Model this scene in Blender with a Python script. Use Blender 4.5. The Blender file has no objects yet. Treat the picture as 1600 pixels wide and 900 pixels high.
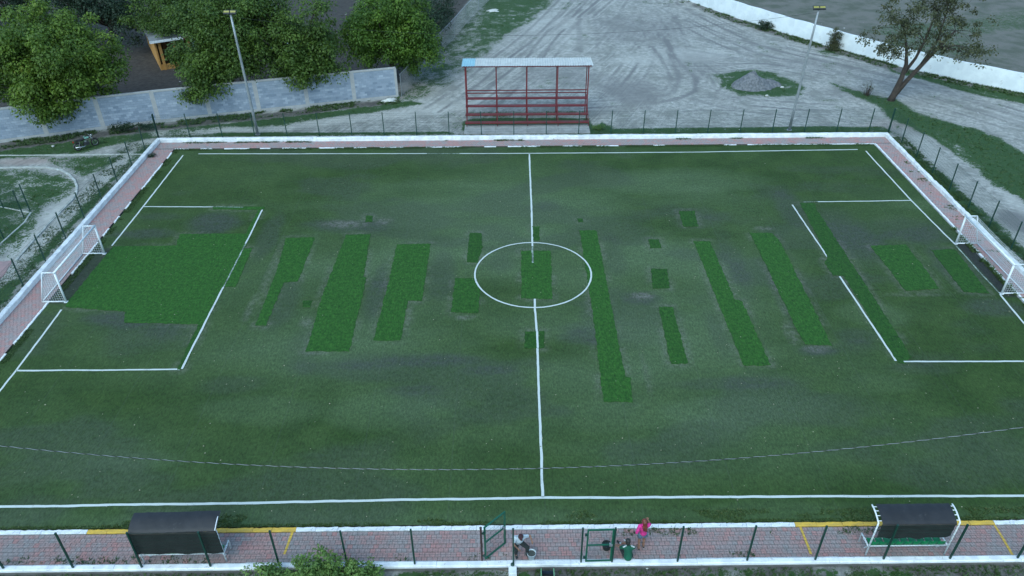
import bpy, bmesh, math, random
import numpy as np
from mathutils import Vector, Matrix, Euler
random.seed(7); RNG = np.random.default_rng(7)
scn = bpy.context.scene
C = scn.collection
# ------------------------------------------------------------------ camera
FPX, PITCH, ROLL, YAW, CAMH = 1200.22, 0.610160, -0.005736, 0.005502, 25.0
def cam_axes():
    cy, sy = math.cos(YAW), math.sin(YAW)
    f = np.array([sy*math.cos(PITCH), cy*math.cos(PITCH), -math.sin(PITCH)])
    rt = np.array([cy, -sy, 0.0]); up = np.cross(rt, f)
    c, s = math.cos(ROLL), math.sin(ROLL)
    return np.array([c*rt+s*up, -s*rt+c*up, f])
AX = cam_axes()
cam = bpy.data.cameras.new('camera'); cam.sensor_width = 36.0
cam.lens = 36.0*FPX/1600.0; cam.clip_start = 0.5; cam.clip_end = 3000
co = bpy.data.objects.new('camera', cam); C.objects.link(co); scn.camera = co
M = Matrix.Identity(4)
for i in range(3):
    M[i][0], M[i][1], M[i][2] = AX[0][i], AX[1][i], -AX[2][i]
M[2][3] = CAMH
co.matrix_world = M
# ------------------------------------------------------------------ light
SUN_EL, SUN_AZ = math.radians(50), math.radians(205)
w = bpy.data.worlds.new('World'); scn.world = w; w.use_nodes = True
nt = w.node_tree; bg = nt.nodes['Background']
sky = nt.nodes.new('ShaderNodeTexSky'); sky.sky_type = 'NISHITA'; sky.sun_disc = False
sky.sun_elevation = SUN_EL; sky.sun_rotation = SUN_AZ
sky.air_density = 1.0; sky.dust_density = 1.0; sky.ozone_density = 1.0
nt.links.new(sky.outputs[0], bg.inputs[0]); bg.inputs[1].default_value = 0.15
sl = bpy.data.lights.new('sun', 'SUN'); sl.energy = 0.8; sl.angle = math.radians(50); sl.color = (0.92, 1.0, 1.0)
so = bpy.data.objects.new('sun', sl); C.objects.link(so)
sd = Vector((math.sin(SUN_AZ)*math.cos(SUN_EL), math.cos(SUN_AZ)*math.cos(SUN_EL), math.sin(SUN_EL)))
so.rotation_euler = sd.to_track_quat('Z', 'Y').to_euler(); so.location = (0, 0, 60)
vs = scn.view_settings; vs.view_transform = 'Standard'; vs.look = 'None'; vs.gamma = 1.0; vs.exposure = 1.05
vs.use_curve_mapping = False
vs.use_white_balance = True; vs.white_balance_temperature = 6050; vs.white_balance_tint = -6
# ------------------------------------------------------------------ pixel -> ground helpers
def px(u, v, z=0.0):
    D = AX.T @ np.array([(u-800)/FPX, -(v-450)/FPX, 1.0]); t = (z-CAMH)/D[2]
    return (D[0]*t, D[1]*t)
def pxl(L, z=0.0): return [px(u, v, z) for u, v in L]
# ------------------------------------------------------------------ noise
def _h(ix, iy, s):
    a = np.sin(ix*127.1+iy*311.7+s*74.7)*43758.5453
    return a-np.floor(a)
def vn(x, y, s=0):
    xi, yi = np.floor(x), np.floor(y); fx, fy = x-xi, y-yi
    fx = fx*fx*(3-2*fx); fy = fy*fy*(3-2*fy)
    return (_h(xi, yi, s)*(1-fx)+_h(xi+1, yi, s)*fx)*(1-fy)+(_h(xi, yi+1, s)*(1-fx)+_h(xi+1, yi+1, s)*fx)*fy
def fbm(x, y, s=0, o=4):
    a, t, f = 0.0, 0.0, 1.0
    for k in range(o):
        a = a+vn(x*f, y*f, s+k*13)/f; t += 1/f; f *= 2.03
    return a/t
def ss(a, b, x):
    t = np.clip((x-a)/(b-a), 0, 1); return t*t*(3-2*t)
def sdf(P, x, y):
    """signed distance to polygon, negative inside"""
    d = np.full(x.shape, 1e9); ins = np.zeros(x.shape, bool); n = len(P)
    for i in range(n):
        ax, ay = P[i]; bx_, by_ = P[(i+1) % n]; ex, ey = bx_-ax, by_-ay
        t = np.clip(((x-ax)*ex+(y-ay)*ey)/(ex*ex+ey*ey+1e-9), 0, 1)
        d = np.minimum(d, np.hypot(x-ax-t*ex, y-ay-t*ey))
        c = ((ay > y) != (by_ > y))
        if abs(ey) > 1e-9: ins ^= c & (x < ex*(y-ay)/ey+ax)
    return np.where(ins, -d, d)
def dline(P, x, y):
    d = np.full(x.shape, 1e9)
    for (ax, ay), (bx_, by_) in zip(P[:-1], P[1:]):
        ex, ey = bx_-ax, by_-ay
        t = np.clip(((x-ax)*ex+(y-ay)*ey)/(ex*ex+ey*ey+1e-9), 0, 1)
        d = np.minimum(d, np.hypot(x-ax-t*ex, y-ay-t*ey))
    return d
# ------------------------------------------------------------------ materials
MATS = {}
def nodes_of(name):
    m = bpy.data.materials.new(name); m.use_nodes = True; n = m.node_tree
    return m, n, n.nodes['Principled BSDF']
def noise(n, scale, detail=4, rough=.55, vec=None, dist=0):
    t = n.nodes.new('ShaderNodeTexNoise'); t.inputs['Scale'].default_value = scale
    t.inputs['Detail'].default_value = detail; t.inputs['Roughness'].default_value = rough
    t.inputs['Distortion'].default_value = dist
    if vec is not None: n.links.new(vec, t.inputs['Vector'])
    return t.outputs['Fac']
def ramp(n, fac, a, b):
    r = n.nodes.new('ShaderNodeMapRange'); r.inputs[1].default_value = a; r.inputs[2].default_value = b
    r.interpolation_type = 'SMOOTHSTEP'
    n.links.new(fac, r.inputs[0]); return r.outputs[0]
def mix(n, fac, a, b, mode='MIX'):
    x = n.nodes.new('ShaderNodeMix'); x.data_type = 'RGBA'; x.blend_type = mode
    for s, i in ((fac, 0), (a, 6), (b, 7)):
        if isinstance(s, bpy.types.NodeSocket): n.links.new(s, x.inputs[i])
        elif i == 0: x.inputs[0].default_value = s
        else: x.inputs[i].default_value = (*s, 1) if len(s) == 3 else s
    return x.outputs[2]
def mth(n, op, a, b=0.0):
    x = n.nodes.new('ShaderNodeMath'); x.operation = op
    for s, i in ((a, 0), (b, 1)):
        if isinstance(s, bpy.types.NodeSocket): n.links.new(s, x.inputs[i])
        else: x.inputs[i].default_value = s
    return x.outputs[0]
def attr(n, name):
    a = n.nodes.new('ShaderNodeAttribute'); a.attribute_name = name; return a
def objco(n):
    return n.nodes.new('ShaderNodeTexCoord').outputs['Object']
def bump(n, bs, h, st, dist=.02):
    b = n.nodes.new('ShaderNodeBump'); b.inputs['Strength'].default_value = st; b.inputs['Distance'].default_value = dist
    n.links.new(h, b.inputs['Height']); n.links.new(b.outputs[0], bs.inputs['Normal'])
def mat(name, c1, c2=None, scale=4.0, rough=.8, metal=0.0, tint=None, bmp=0.0, lo=.35, hi=.65, detail=5, c3=None):
    """c1/c2 mixed by noise, optional per-face tint attribute mixing to colour `tint`; c3 = small stains"""
    if name in MATS: return MATS[name]
    m, n, bs = nodes_of(name); vec = objco(n)
    if c2 is None: c2 = tuple(x*.82 for x in c1)
    f = noise(n, scale, detail, .6, vec)
    col = mix(n, ramp(n, f, lo, hi), c1, c2)
    if tint is not None: col = mix(n, attr(n, 'tint').outputs['Fac'], col, tint)
    if c3 is not None: col = mix(n, ramp(n, noise(n, scale*3.1, 6, .7, vec, .4), .58, .70), col, c3)
    n.links.new(col, bs.inputs['Base Color']); bs.inputs['Roughness'].default_value = rough
    bs.inputs['Metallic'].default_value = metal
    if bmp: bump(n, bs, noise(n, scale*6, 4, .6, vec), bmp)
    MATS[name] = m; return m
def leafmat(name, dark, light, yellow):
    if name in MATS: return MATS[name]
    m, n, bs = nodes_of(name)
    t = attr(n, 'tint').outputs['Fac']
    col = mix(n, t, dark, light)
    col = mix(n, ramp(n, t, .92, 1.04), col, yellow)
    n.links.new(col, bs.inputs['Base Color']); bs.inputs['Roughness'].default_value = .62
    tr = n.nodes.new('ShaderNodeBsdfTranslucent'); n.links.new(col, tr.inputs[0])
    ad = n.nodes.new('ShaderNodeMixShader'); ad.inputs[0].default_value = .3
    n.links.new(bs.outputs[0], ad.inputs[1]); n.links.new(tr.outputs[0], ad.inputs[2])
    n.links.new(ad.outputs[0], n.nodes['Material Output'].inputs[0])
    MATS[name] = m; return m
# ------------------------------------------------------------------ object helpers
def meta(o, label=None, cat=None, group=None, kind=None):
    if label: o['label'] = label
    if cat: o['category'] = cat
    if group: o['group'] = group
    if kind: o['kind'] = kind
    return o
def thing(name, label, cat, loc=(0, 0, 0), rz=0.0, group=None, kind=None):
    o = bpy.data.objects.new(name, None); C.objects.link(o); o.location = loc; o.rotation_euler = (0, 0, rz)
    o.empty_display_size = .2
    return meta(o, label, cat, group, kind)
def link(name, me, m, parent=None, loc=None, rot=None, smooth=False):
    if m is not None and not me.materials:
        me.materials.append(m)
    o = bpy.data.objects.new(name, me); C.objects.link(o)
    if parent is not None: o.parent = parent
    if loc is not None: o.location = loc
    if rot is not None: o.rotation_euler = rot
    if smooth:
        for p in me.polygons: p.use_smooth = True
    return o
def mesh_np(name, V, F, tint=None):
    V = np.asarray(V, np.float32); F = np.asarray(F, np.int32); me = bpy.data.meshes.new(name)
    me.vertices.add(len(V)); me.vertices.foreach_set('co', V.ravel())
    k = F.shape[1]; me.loops.add(F.size); me.loops.foreach_set('vertex_index', F.ravel())
    me.polygons.add(len(F)); me.polygons.foreach_set('loop_start', np.arange(0, F.size, k, dtype=np.int32))
    try: me.polygons.foreach_set('loop_total', np.full(len(F), k, np.int32))
    except Exception: pass
    me.update(calc_edges=True); me.validate()
    if tint is not None:
        a = me.attributes.new('tint', 'FLOAT', 'FACE'); a.data.foreach_set('value', np.asarray(tint, np.float32))
    return me
class MB:
    def __init__(s): s.v = []; s.f = []; s.t = []
    def add(s, V, F, tint=0.0):
        b = len(s.v); s.v += [tuple(map(float, p)) for p in V]
        s.f += [tuple(i+b for i in f) for f in F]; s.t += [tint]*len(F); return s
    def box(s, x0, x1, y0, y1, z0, z1, tint=0.0):
        V = [(x0, y0, z0), (x1, y0, z0), (x1, y1, z0), (x0, y1, z0), (x0, y0, z1), (x1, y0, z1), (x1, y1, z1), (x0, y1, z1)]
        return s.add(V, [(0, 3, 2, 1), (4, 5, 6, 7), (0, 1, 5, 4), (1, 2, 6, 5), (2, 3, 7, 6), (3, 0, 4, 7)], tint)
    def bbox(s, x0, x1, y0, y1, z0, z1, b=.01, tint=0.0):
        """box with chamfered top edges"""
        V = [(x0, y0, z0), (x1, y0, z0), (x1, y1, z0), (x0, y1, z0), (x0, y0, z1-b), (x1, y0, z1-b), (x1, y1, z1-b), (x0, y1, z1-b),
             (x0+b, y0+b, z1), (x1-b, y0+b, z1), (x1-b, y1-b, z1), (x0+b, y1-b, z1)]
        F = [(0, 3, 2, 1), (8, 9, 10, 11)]
        for i in range(4):
            j = (i+1) % 4; F += [(i, j, j+4, i+4), (i+4, j+4, j+8, i+8)]
        return s.add(V, F, tint)
    def tube(s, P, r, n=8, cap=True, tint=0.0):
        P = [Vector(p) for p in P]; m = len(P)
        if not hasattr(r, '__len__'): r = [r]*m
        b = len(s.v); up = None
        for i, p in enumerate(P):
            d = (P[min(i+1, m-1)]-P[max(i-1, 0)]).normalized()
            if up is None: up = d.orthogonal().normalized()
            up = (up-d*up.dot(d)); up = up.normalized() if up.length > 1e-6 else d.orthogonal().normalized()
            sd_ = d.cross(up)
            for k in range(n):
                a = 2*math.pi*k/n+math.pi/n; s.v.append(tuple(p+(up*math.cos(a)+sd_*math.sin(a))*r[i]))
        for i in range(m-1):
            for k in range(n):
                k2 = (k+1) % n; s.f.append((b+i*n+k, b+i*n+k2, b+(i+1)*n+k2, b+(i+1)*n+k)); s.t.append(tint)
        if cap:
            s.f.append(tuple(b+k for k in reversed(range(n)))); s.f.append(tuple(b+(m-1)*n+k for k in range(n))); s.t += [tint]*2
        return s
    def bar(s, a, b_, w, h=None, tint=0.0):
        """square section bar"""
        h = h or w; a, b_ = Vector(a), Vector(b_); d = (b_-a).normalized()
        up = Vector((0, 0, 1)) if abs(d.z) < .95 else Vector((0, 1, 0))
        sd_ = d.cross(up).normalized(); up = sd_.cross(d)
        V = [p+sd_*x*w/2+up*y*h/2 for p in (a, b_) for x, y in ((-1, -1), (1, -1), (1, 1), (-1, 1))]
        return s.add(V, [(3, 2, 1, 0), (4, 5, 6, 7), (0, 1, 5, 4), (1, 2, 6, 5), (2, 3, 7, 6), (3, 0, 4, 7)], tint)
    def lathe(s, prof, c=(0, 0, 0), n=20, tint=0.0):
        b = len(s.v); m = len(prof)
        for r, z in prof:
            for k in range(n):
                a = 2*math.pi*k/n; s.v.append((c[0]+r*math.cos(a), c[1]+r*math.sin(a), c[2]+z))
        for i in range(m-1):
            for k in range(n):
                k2 = (k+1) % n; s.f.append((b+i*n+k, b+i*n+k2, b+(i+1)*n+k2, b+(i+1)*n+k)); s.t.append(tint)
        return s
    def mesh(s, name):
        me = bpy.data.meshes.new(name); me.from_pydata(s.v, [], s.f); me.update()
        a = me.attributes.new('tint', 'FLOAT', 'FACE'); a.data.foreach_set('value', np.array(s.t, np.float32))
        return me
    def build(s, name, m, parent=None, loc=None, rot=None, smooth=False):
        return link(name, s.mesh(name), m, parent, loc, rot, smooth)
# ------------------------------------------------------------------ palette
white_paint = mat('white_paint', (.74, .76, .78), (.62, .64, .66), 3.0, .7, c3=(.42, .42, .40), bmp=.15)
kerb_mat = mat('kerb_paint', (.74, .76, .78), (.58, .60, .62), 2.2, .75, c3=(.30, .30, .28), bmp=.3)
yellow_kerb = mat('yellow_kerb_paint', (.62, .40, .05), (.50, .33, .06), 3.0, .75, c3=(.32, .24, .10), bmp=.3)
concrete = mat('concrete', (.34, .34, .33), (.26, .26, .25), 1.5, .9, c3=(.20, .20, .19), bmp=.3)
green_metal = mat('green_metal', (.010, .045, .032), (.008, .035, .026), 3, .45)
gate_green = mat('gate_green', (.012, .10, .055), (.010, .075, .045), 3, .45)
wire_green = mat('green_wire', (.010, .040, .030), (.010, .035, .026), 3, .5)
white_metal = mat('white_metal', (.70, .73, .76), (.60, .63, .66), 4, .45)
net_mat = mat('net_cord', (.62, .65, .68), (.52, .55, .58), 9, .8)
red_metal = mat('red_metal', (.14, .013, .018), (.10, .010, .014), 3, .5, c3=(.10, .03, .025))
galv = mat('galvanised_steel', (.30, .32, .34), (.24, .26, .28), 6, .45, .4)
dark_metal = mat('dark_metal', (.025, .027, .03), (.018, .02, .022), 5, .5)
black_rubber = mat('black_rubber', (.012, .012, .013), (.018, .018, .018), 8, .8)
bark = mat('bark', (.055, .042, .034), (.035, .028, .024), 4, .95, bmp=.6)
# ------------------------------------------------------------------ GROUND SHEET
NP_X0, NP_X1 = -27.3, 29.85          # compound edges
def blobs(L, x, y, nse):
    out = np.zeros(x.shape)
    for u, v, ru, rv, a in L:
        cx, cy = px(u, v); rx = abs(px(u+ru, v)[0]-cx); ry = abs(px(u, v-rv)[1]-px(u, v+rv)[1])/2
        d = np.hypot((x-cx)/rx, (y-cy)/ry)+(nse-.5)*1.1
        out = np.maximum(out, a*(1-ss(.45, 1.15, d)))
    return out
def poly(L, x, y, soft, nse, amp):
    return 1-ss(-soft, soft, sdf(pxl(L), x, y)+(nse-.5)*amp)
GRASS = [  # polygon px, soft, noise amp, strength
    ([(625, 157), (660, 150), (700, 128), (735, 100), (790, 66), (850, 20), (880, -10), (740, -10), (690, 55), (645, 112)], .8, 6.0, .45),
    ([(745, 70), (790, 62), (850, 18), (870, -10), (760, -10)], .8, 4.5, .62),
    ([(-60, 236), (200, 210), (420, 184), (640, 158), (660, 162), (440, 196), (330, 204), (200, 222), (120, 240), (-60, 252)], .5, 1.6, .75),
    ([(-60, 262), (60, 262), (112, 272), (120, 290), (95, 320), (60, 345), (20, 400), (-60, 430)], .7, 5.0, .55),
    ([(60, 243), (200, 243), (170, 262), (130, 280), (80, 258)], .6, 3.0, .6),
    ([(240, 224), (200, 262), (150, 318), (95, 375), (40, 430), (-20, 500), (-20, 470), (30, 425), (80, 370), (130, 315), (165, 280), (205, 240), (225, 226)], .3, 1.6, .85),
    ([(240, 206), (470, 207), (700, 205), (720, 210), (250, 214)], .2, .8, .7),
    ([(925, 200), (940, 190), (960, 200), (1380, 197), (1400, 208), (930, 210)], .25, .9, .7),
    ([(1385, 205), (1440, 240), (1500, 300), (1560, 350), (1640, 420), (1640, 445), (1570, 385), (1500, 325), (1430, 262)], .35, 2.2, .65),
    ([(1290, 126), (1330, 140), (1400, 155), (1440, 180), (1560, 215), (1660, 270), (1660, 330), (1590, 292), (1500, 232), (1440, 210), (1400, 190), (1370, 168), (1330, 148)], .6, 2.6, .75),
    ([(1455, 188), (1520, 200), (1600, 240), (1690, 280), (1690, 375), (1600, 316), (1520, 262), (1450, 210)], .5, 2.4, 1.0),
    ([(1380, 100), (1450, 118), (1530, 130), (1660, 158), (1660, 175), (1540, 152), (1460, 130), (1390, 112)], .4, 1.6, .72),
    ([(1112, 118), (1150, 110), (1200, 112), (1230, 122), (1258, 136), (1240, 148), (1200, 152), (1150, 148), (1120, 134)], .7, 3.6, .66),
    ([(720, 205), (722, 190), (740, 184), (920, 184), (928, 200), (925, 212)], .3, .8, .8),
    ([(730, 175), (920, 172), (920, 180), (730, 183)], .4, 1.2, .5),
    ([(1270, 78), (1320, 72), (1340, 84), (1290, 90)], .5, 1.2, .5),
]
FIELD = [(1060, -60), (1140, 6), (1240, 38), (1300, 56), (1400, 84), (1500, 106), (1700, 150), (1700, -60)]
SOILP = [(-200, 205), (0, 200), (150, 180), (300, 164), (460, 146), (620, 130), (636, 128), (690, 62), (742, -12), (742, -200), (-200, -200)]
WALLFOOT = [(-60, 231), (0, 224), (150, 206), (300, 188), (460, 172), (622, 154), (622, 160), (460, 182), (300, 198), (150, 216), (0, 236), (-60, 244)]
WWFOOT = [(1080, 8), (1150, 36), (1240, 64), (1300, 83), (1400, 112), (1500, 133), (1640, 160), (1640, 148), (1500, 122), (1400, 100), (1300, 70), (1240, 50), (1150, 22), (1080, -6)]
TRACKS = [  # px polyline, half width m, strength
    ([(1035, 55), (1060, 95), (1088, 122), (1086, 142), (1062, 153), (1020, 162)], .25, .8),
    ([(1042, 62), (1052, 100), (1062, 122), (1050, 145), (1020, 152)], .25, .7),
    ([(1018, 72), (1040, 102), (1050, 126), (1036, 142)], .2, .6),
    ([(1080, 155), (1120, 165), (1160, 170)], .2, .5),
    ([(700, 180), (760, 140), (830, 72), (905, 15)], .35, .45), ([(690, 172), (748, 135), (815, 70), (880, 20)], .3, .35),
    ([(790, 150), (850, 85), (930, 10)], .35, .4), ([(905, 80), (905, 40), (905, -10)], .3, .4), ([(935, 70), (930, 30), (925, -10)], .3, .35),
    ([(1075, 15), (1180, 70), (1300, 98), (1420, 126), (1620, 188)], .4, .5), ([(1075, 30), (1180, 82), (1300, 110), (1420, 138), (1620, 200)], .35, .4),
    ([(1000, 45), (1060, 75), (1160, 92), (1300, 118)], .35, .35), ([(1040, 15), (1100, 60), (1180, 90)], .25, .4),
    ([(230, 222), (150, 290), (90, 350), (20, 430)], .6, -.6),
    ([(1470, 210), (1530, 262), (1620, 345)], .5, -.45), ([(1420, 200), (1480, 262), (1545, 320), (1620, 390)], .6, -.35),
    ([(250, 208), (420, 200), (600, 180), (700, 172), (760, 150)], .7, -.6),
]
DAMP = [(985, 140, 55, 28, .75), (880, 115, 70, 22, .5), (1000, 45, 90, 28, .55), (930, 170, 60, 14, .35), (1130, 150, 40, 12, .3),
        (1090, 100, 60, 25, .4), (1250, 100, 90, 10, .3), (690, 95, 40, 25, .5), (1330, 145, 50, 10, .4), (1440, 200, 60, 14, .5), (1590, 345, 28, 22, .9)]
PALE = [(100, 330, 40, 35, .7), (60, 380, 45, 30, .8), (60, 285, 50, 14, .5), (1080, 85, 70, 14, .5), (870, 45, 60, 30, .45), (1000, 95, 60, 12, .45), (690, 165, 70, 12, .4),
        (85, 385, 30, 10, .6), (130, 350, 20, 8, .5), (1580, 180, 60, 12, .3)]
REDD = [(40, 252, 60, 7, .6), (1400, 195, 60, 9, .35), (640, 140, 40, 16, .4)]
RUTS = []
_rr = random.Random(5)
for base, cnt, spread in (([(690, 176), (745, 140), (800, 95), (850, 50), (905, -5)], 4, 3.2), ([(1045, 5), (1120, 45), (1210, 78), (1320, 102), (1440, 135), (1640, 198)], 4, 2.6),
                          ([(900, 170), (960, 165), (1050, 158), (1110, 160), (1220, 165), (1330, 178)], 2, 1.2), ([(930, 130), (960, 95), (985, 60), (1010, 20), (1030, -10)], 3, 2.6),
                          ([(980, 165), (1040, 160), (1085, 145), (1092, 122), (1070, 95), (1040, 55), (1020, 10)], 3, 1.6), ([(1010, 60), (1060, 95), (1110, 100), (1200, 98), (1300, 112)], 2, 1.5)):
    W_ = [Vector(p) for p in pxl(base)]
    for k_ in range(cnt):
        off = _rr.uniform(-spread, spread); jit = [_rr.uniform(-.6, .6) for _ in W_]
        for sgn in (-.75, .75):
            L_ = []
            for i_ in range(len(W_)):
                d_ = (W_[min(i_+1, len(W_)-1)]-W_[max(i_-1, 0)]).normalized(); n_ = Vector((-d_.y, d_.x)); p_ = W_[i_]+n_*(off+sgn+jit[i_]); L_.append((p_.x, p_.y))
            Q_ = []                                     # Catmull-Rom smoothing
            for i_ in range(len(L_)-1):
                p0, p1, p2, p3 = L_[max(i_-1, 0)], L_[i_], L_[i_+1], L_[min(i_+2, len(L_)-1)]
                for t_ in (0, .25, .5, .75):
                    Q_.append(tuple(.5*((2*p1[a])+(-p0[a]+p2[a])*t_+(2*p0[a]-5*p1[a]+4*p2[a]-p3[a])*t_*t_+(-p0[a]+3*p1[a]-3*p2[a]+p3[a])*t_**3) for a in (0, 1)))
            RUTS.append(Q_+[L_[-1]])
def ground_masks(x, y):
    n1 = fbm(x*.35, y*.35, 3); n2 = fbm(x*1.3, y*1.3, 9)
    nn = .5*n1+.5*n2
    g = np.zeros(x.shape)
    for P, s, amp, st in GRASS: g = np.maximum(g, st*poly(P, x, y, s, nn, amp))
    g = np.maximum(g, .75*(1-ss(17.2, 17.7, y))*ss(.30, .48, nn+.04))      # street verge
    g = np.clip(g+(n2-.5)*.7*(g > .04), 0, 1)
    spr = ss(.56, .68, fbm(x*.22+7, y*.22, 21))*ss(.56, .68, n2)*.35                # thin scattered growth on the dirt
    g = np.maximum(g, spr)
    fld = poly(FIELD, x, y, .4, nn, .4); soil = poly(SOILP, x, y, .5, nn, .6)
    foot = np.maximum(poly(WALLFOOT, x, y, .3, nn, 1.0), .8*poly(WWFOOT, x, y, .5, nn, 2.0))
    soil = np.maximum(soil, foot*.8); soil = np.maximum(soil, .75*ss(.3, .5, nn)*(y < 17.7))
    tr = np.zeros(x.shape)
    for P, hw, st in TRACKS:
        d = dline(pxl(P), x, y); tr = tr+st*(1-ss(hw*.5, hw*1.6, d+(n2-.5)*.4))*(.5+n1)
    ok = (y > 57.5) & (x > -16)
    for P in RUTS:
        xs_, ys_ = x[ok], y[ok]; d = dline(P, xs_, ys_); wv = fbm(xs_*.25, ys_*.25, 33)
        tr[ok] += .62*ss(.35, .6, wv)*(1-ss(.10, .24, d+(n2[ok]-.5)*.12))-.3*ss(.4, .6, wv)*(1-ss(.06, .16, np.abs(d-.3)))
    dk = np.clip(np.maximum(blobs(DAMP, x, y, nn), np.clip(tr, 0, 1)), 0, 1)
    pale = np.clip(np.maximum(blobs(PALE, x, y, nn), np.clip(-tr, 0, 1)), 0, 1)
    red = blobs(REDD, x, y, nn)
    g = g*(1-.75*np.clip(-tr, 0, 1))
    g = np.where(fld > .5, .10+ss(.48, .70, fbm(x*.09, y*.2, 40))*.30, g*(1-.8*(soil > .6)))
    return g, soil, dk, pale, fld, red
def axis(core0, core1, step, far):
    a = np.arange(core0, core1+1e-6, step); L, Rr = [core0], [core1]; s = step
    while L[-1] > -far: s *= 1.35; L.append(L[-1]-s)
    s = step
    while Rr[-1] < far: s *= 1.35; Rr.append(Rr[-1]+s)
    return np.concatenate([np.array(L[1:][::-1]), a, np.array(Rr[1:])])
gx, gy = axis(-66, 68, .2, 700), axis(14, 102, .2, 700)
X, Y = np.meshgrid(gx, gy); x, y = X.ravel(), Y.ravel()
g, soil, dk, pale, fld, red = ground_masks(x, y)
inside = (x > NP_X0+.1) & (x < NP_X1-.1) & (y > 17.75) & (y < 56.1)
z = -.02+(fbm(x*.5, y*.5, 5)-.5)*.06+(fbm(x*2.2, y*2.2, 15)-.5)*.03+g*.02
z = np.where(y < 17.75, z-.16, z); z = np.where(inside, -.3, z)
nx, ny = len(gx), len(gy)
idx = np.arange(nx*ny).reshape(ny, nx)
F = np.stack([idx[:-1, :-1].ravel(), idx[:-1, 1:].ravel(), idx[1:, 1:].ravel(), idx[1:, :-1].ravel()], 1)
me = mesh_np('ground', np.stack([x, y, z], 1), F)
for nm, cs in (('ga', (g, soil, dk, pale)), ('gb', (fld, red, red, red))):
    a = me.color_attributes.new(nm, 'FLOAT_COLOR', 'POINT'); a.data.foreach_set('color', np.stack(cs, 1).astype(np.float32).ravel())
m, n, bs = nodes_of('ground_dirt'); vec = objco(n)
def sep(n, a):
    s = n.nodes.new('ShaderNodeSeparateColor'); n.links.new(a.outputs['Color'], s.inputs[0]); return s.outputs
A_, B_ = attr(n, 'ga'), attr(n, 'gb'); sa, sb = sep(n, A_), sep(n, B_); al = A_.outputs['Alpha']
nf, nm_, nc = noise(n, 9, 6, .7, vec), noise(n, 2.2, 6, .68, vec), noise(n, .45, 5, .6, vec)
dirt = mix(n, ramp(n, nm_, .36, .64), (.19, .192, .178), (.355, .352, .325))
dirt = mix(n, ramp(n, nf, .54, .72), dirt, (.47, .465, .43)); dirt = mix(n, mth(n, 'MULTIPLY', ramp(n, nf, .44, .30), .7), dirt, (.13, .132, .125))
dirt = mix(n, mth(n, 'MULTIPLY', ramp(n, nc, .44, .66), .75), dirt, (.165, .168, .152))
def streak(rz, sc):
    mp = n.nodes.new('ShaderNodeMapping'); mp.vector_type = 'TEXTURE'; n.links.new(vec, mp.inputs[0]); mp.inputs['Rotation'].default_value = (0, 0, rz); mp.inputs['Scale'].default_value = (sc, .16, 1)
    return noise(n, 1.0, 5, .65, mp.outputs[0], .25)
sxg = n.nodes.new('ShaderNodeSeparateXYZ'); n.links.new(vec, sxg.inputs[0])
side = ramp(n, sxg.outputs[0], 10, 18)
st_ = mth(n, 'ADD', mth(n, 'MULTIPLY', streak(math.radians(64), 5), mth(n, 'SUBTRACT', 1.0, side)), mth(n, 'MULTIPLY', streak(math.radians(-38), 6), side))
dirt = mix(n, mth(n, 'MULTIPLY', ramp(n, st_, .55, .66), .55), dirt, (.42, .41, .40)); dirt = mix(n, mth(n, 'MULTIPLY', ramp(n, st_, .46, .36), .6), dirt, (.14, .14, .138))
dirt = mix(n, mth(n, 'MULTIPLY', al, .85), dirt, (.43, .425, .395))
dirt = mix(n, mth(n, 'MULTIPLY', sa[2], .9), dirt, mix(n, nf, (.10, .10, .105), (.17, .165, .16)))
dirt = mix(n, mth(n, 'MULTIPLY', sb[1], .7), dirt, (.27, .19, .17))
soil_shade_c = mix(n, ramp(n, nm_, .35, .65), (.024, .020, .017), (.048, .041, .036))  # dark soil, darkened further so the trees' shade sits in its colour
soil_shade_c = mix(n, ramp(n, nf, .62, .78), soil_shade_c, (.095, .085, .075))
dirt = mix(n, sa[1], dirt, soil_shade_c)
fieldc = mix(n, ramp(n, nc, .4, .65), (.125, .12, .105), (.07, .078, .056))
dirt = mix(n, sb[0], dirt, fieldc)
gr = mix(n, ramp(n, nf, .35, .65), (.012, .040, .006), (.030, .072, .013))
gr = mix(n, mth(n, 'MULTIPLY', ramp(n, nm_, .52, .74), .6), gr, (.075, .09, .05))
thr = mth(n, 'ADD', mth(n, 'MULTIPLY', mth(n, 'SUBTRACT', nf, .5), 1.6), sa[0])
thr = mth(n, 'ADD', thr, mth(n, 'MULTIPLY', mth(n, 'SUBTRACT', nm_, .5), 1.2))
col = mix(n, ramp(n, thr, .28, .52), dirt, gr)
n.links.new(col, bs.inputs['Base Color']); bs.inputs['Roughness'].default_value = .95
bump(n, bs, noise(n, 14, 6, .7, vec), .5, .05)
gnd = link('ground', me, m, smooth=True); meta(gnd, 'pale dusty ground with tyre tracks and patches of grass', 'ground', kind='structure')
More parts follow.
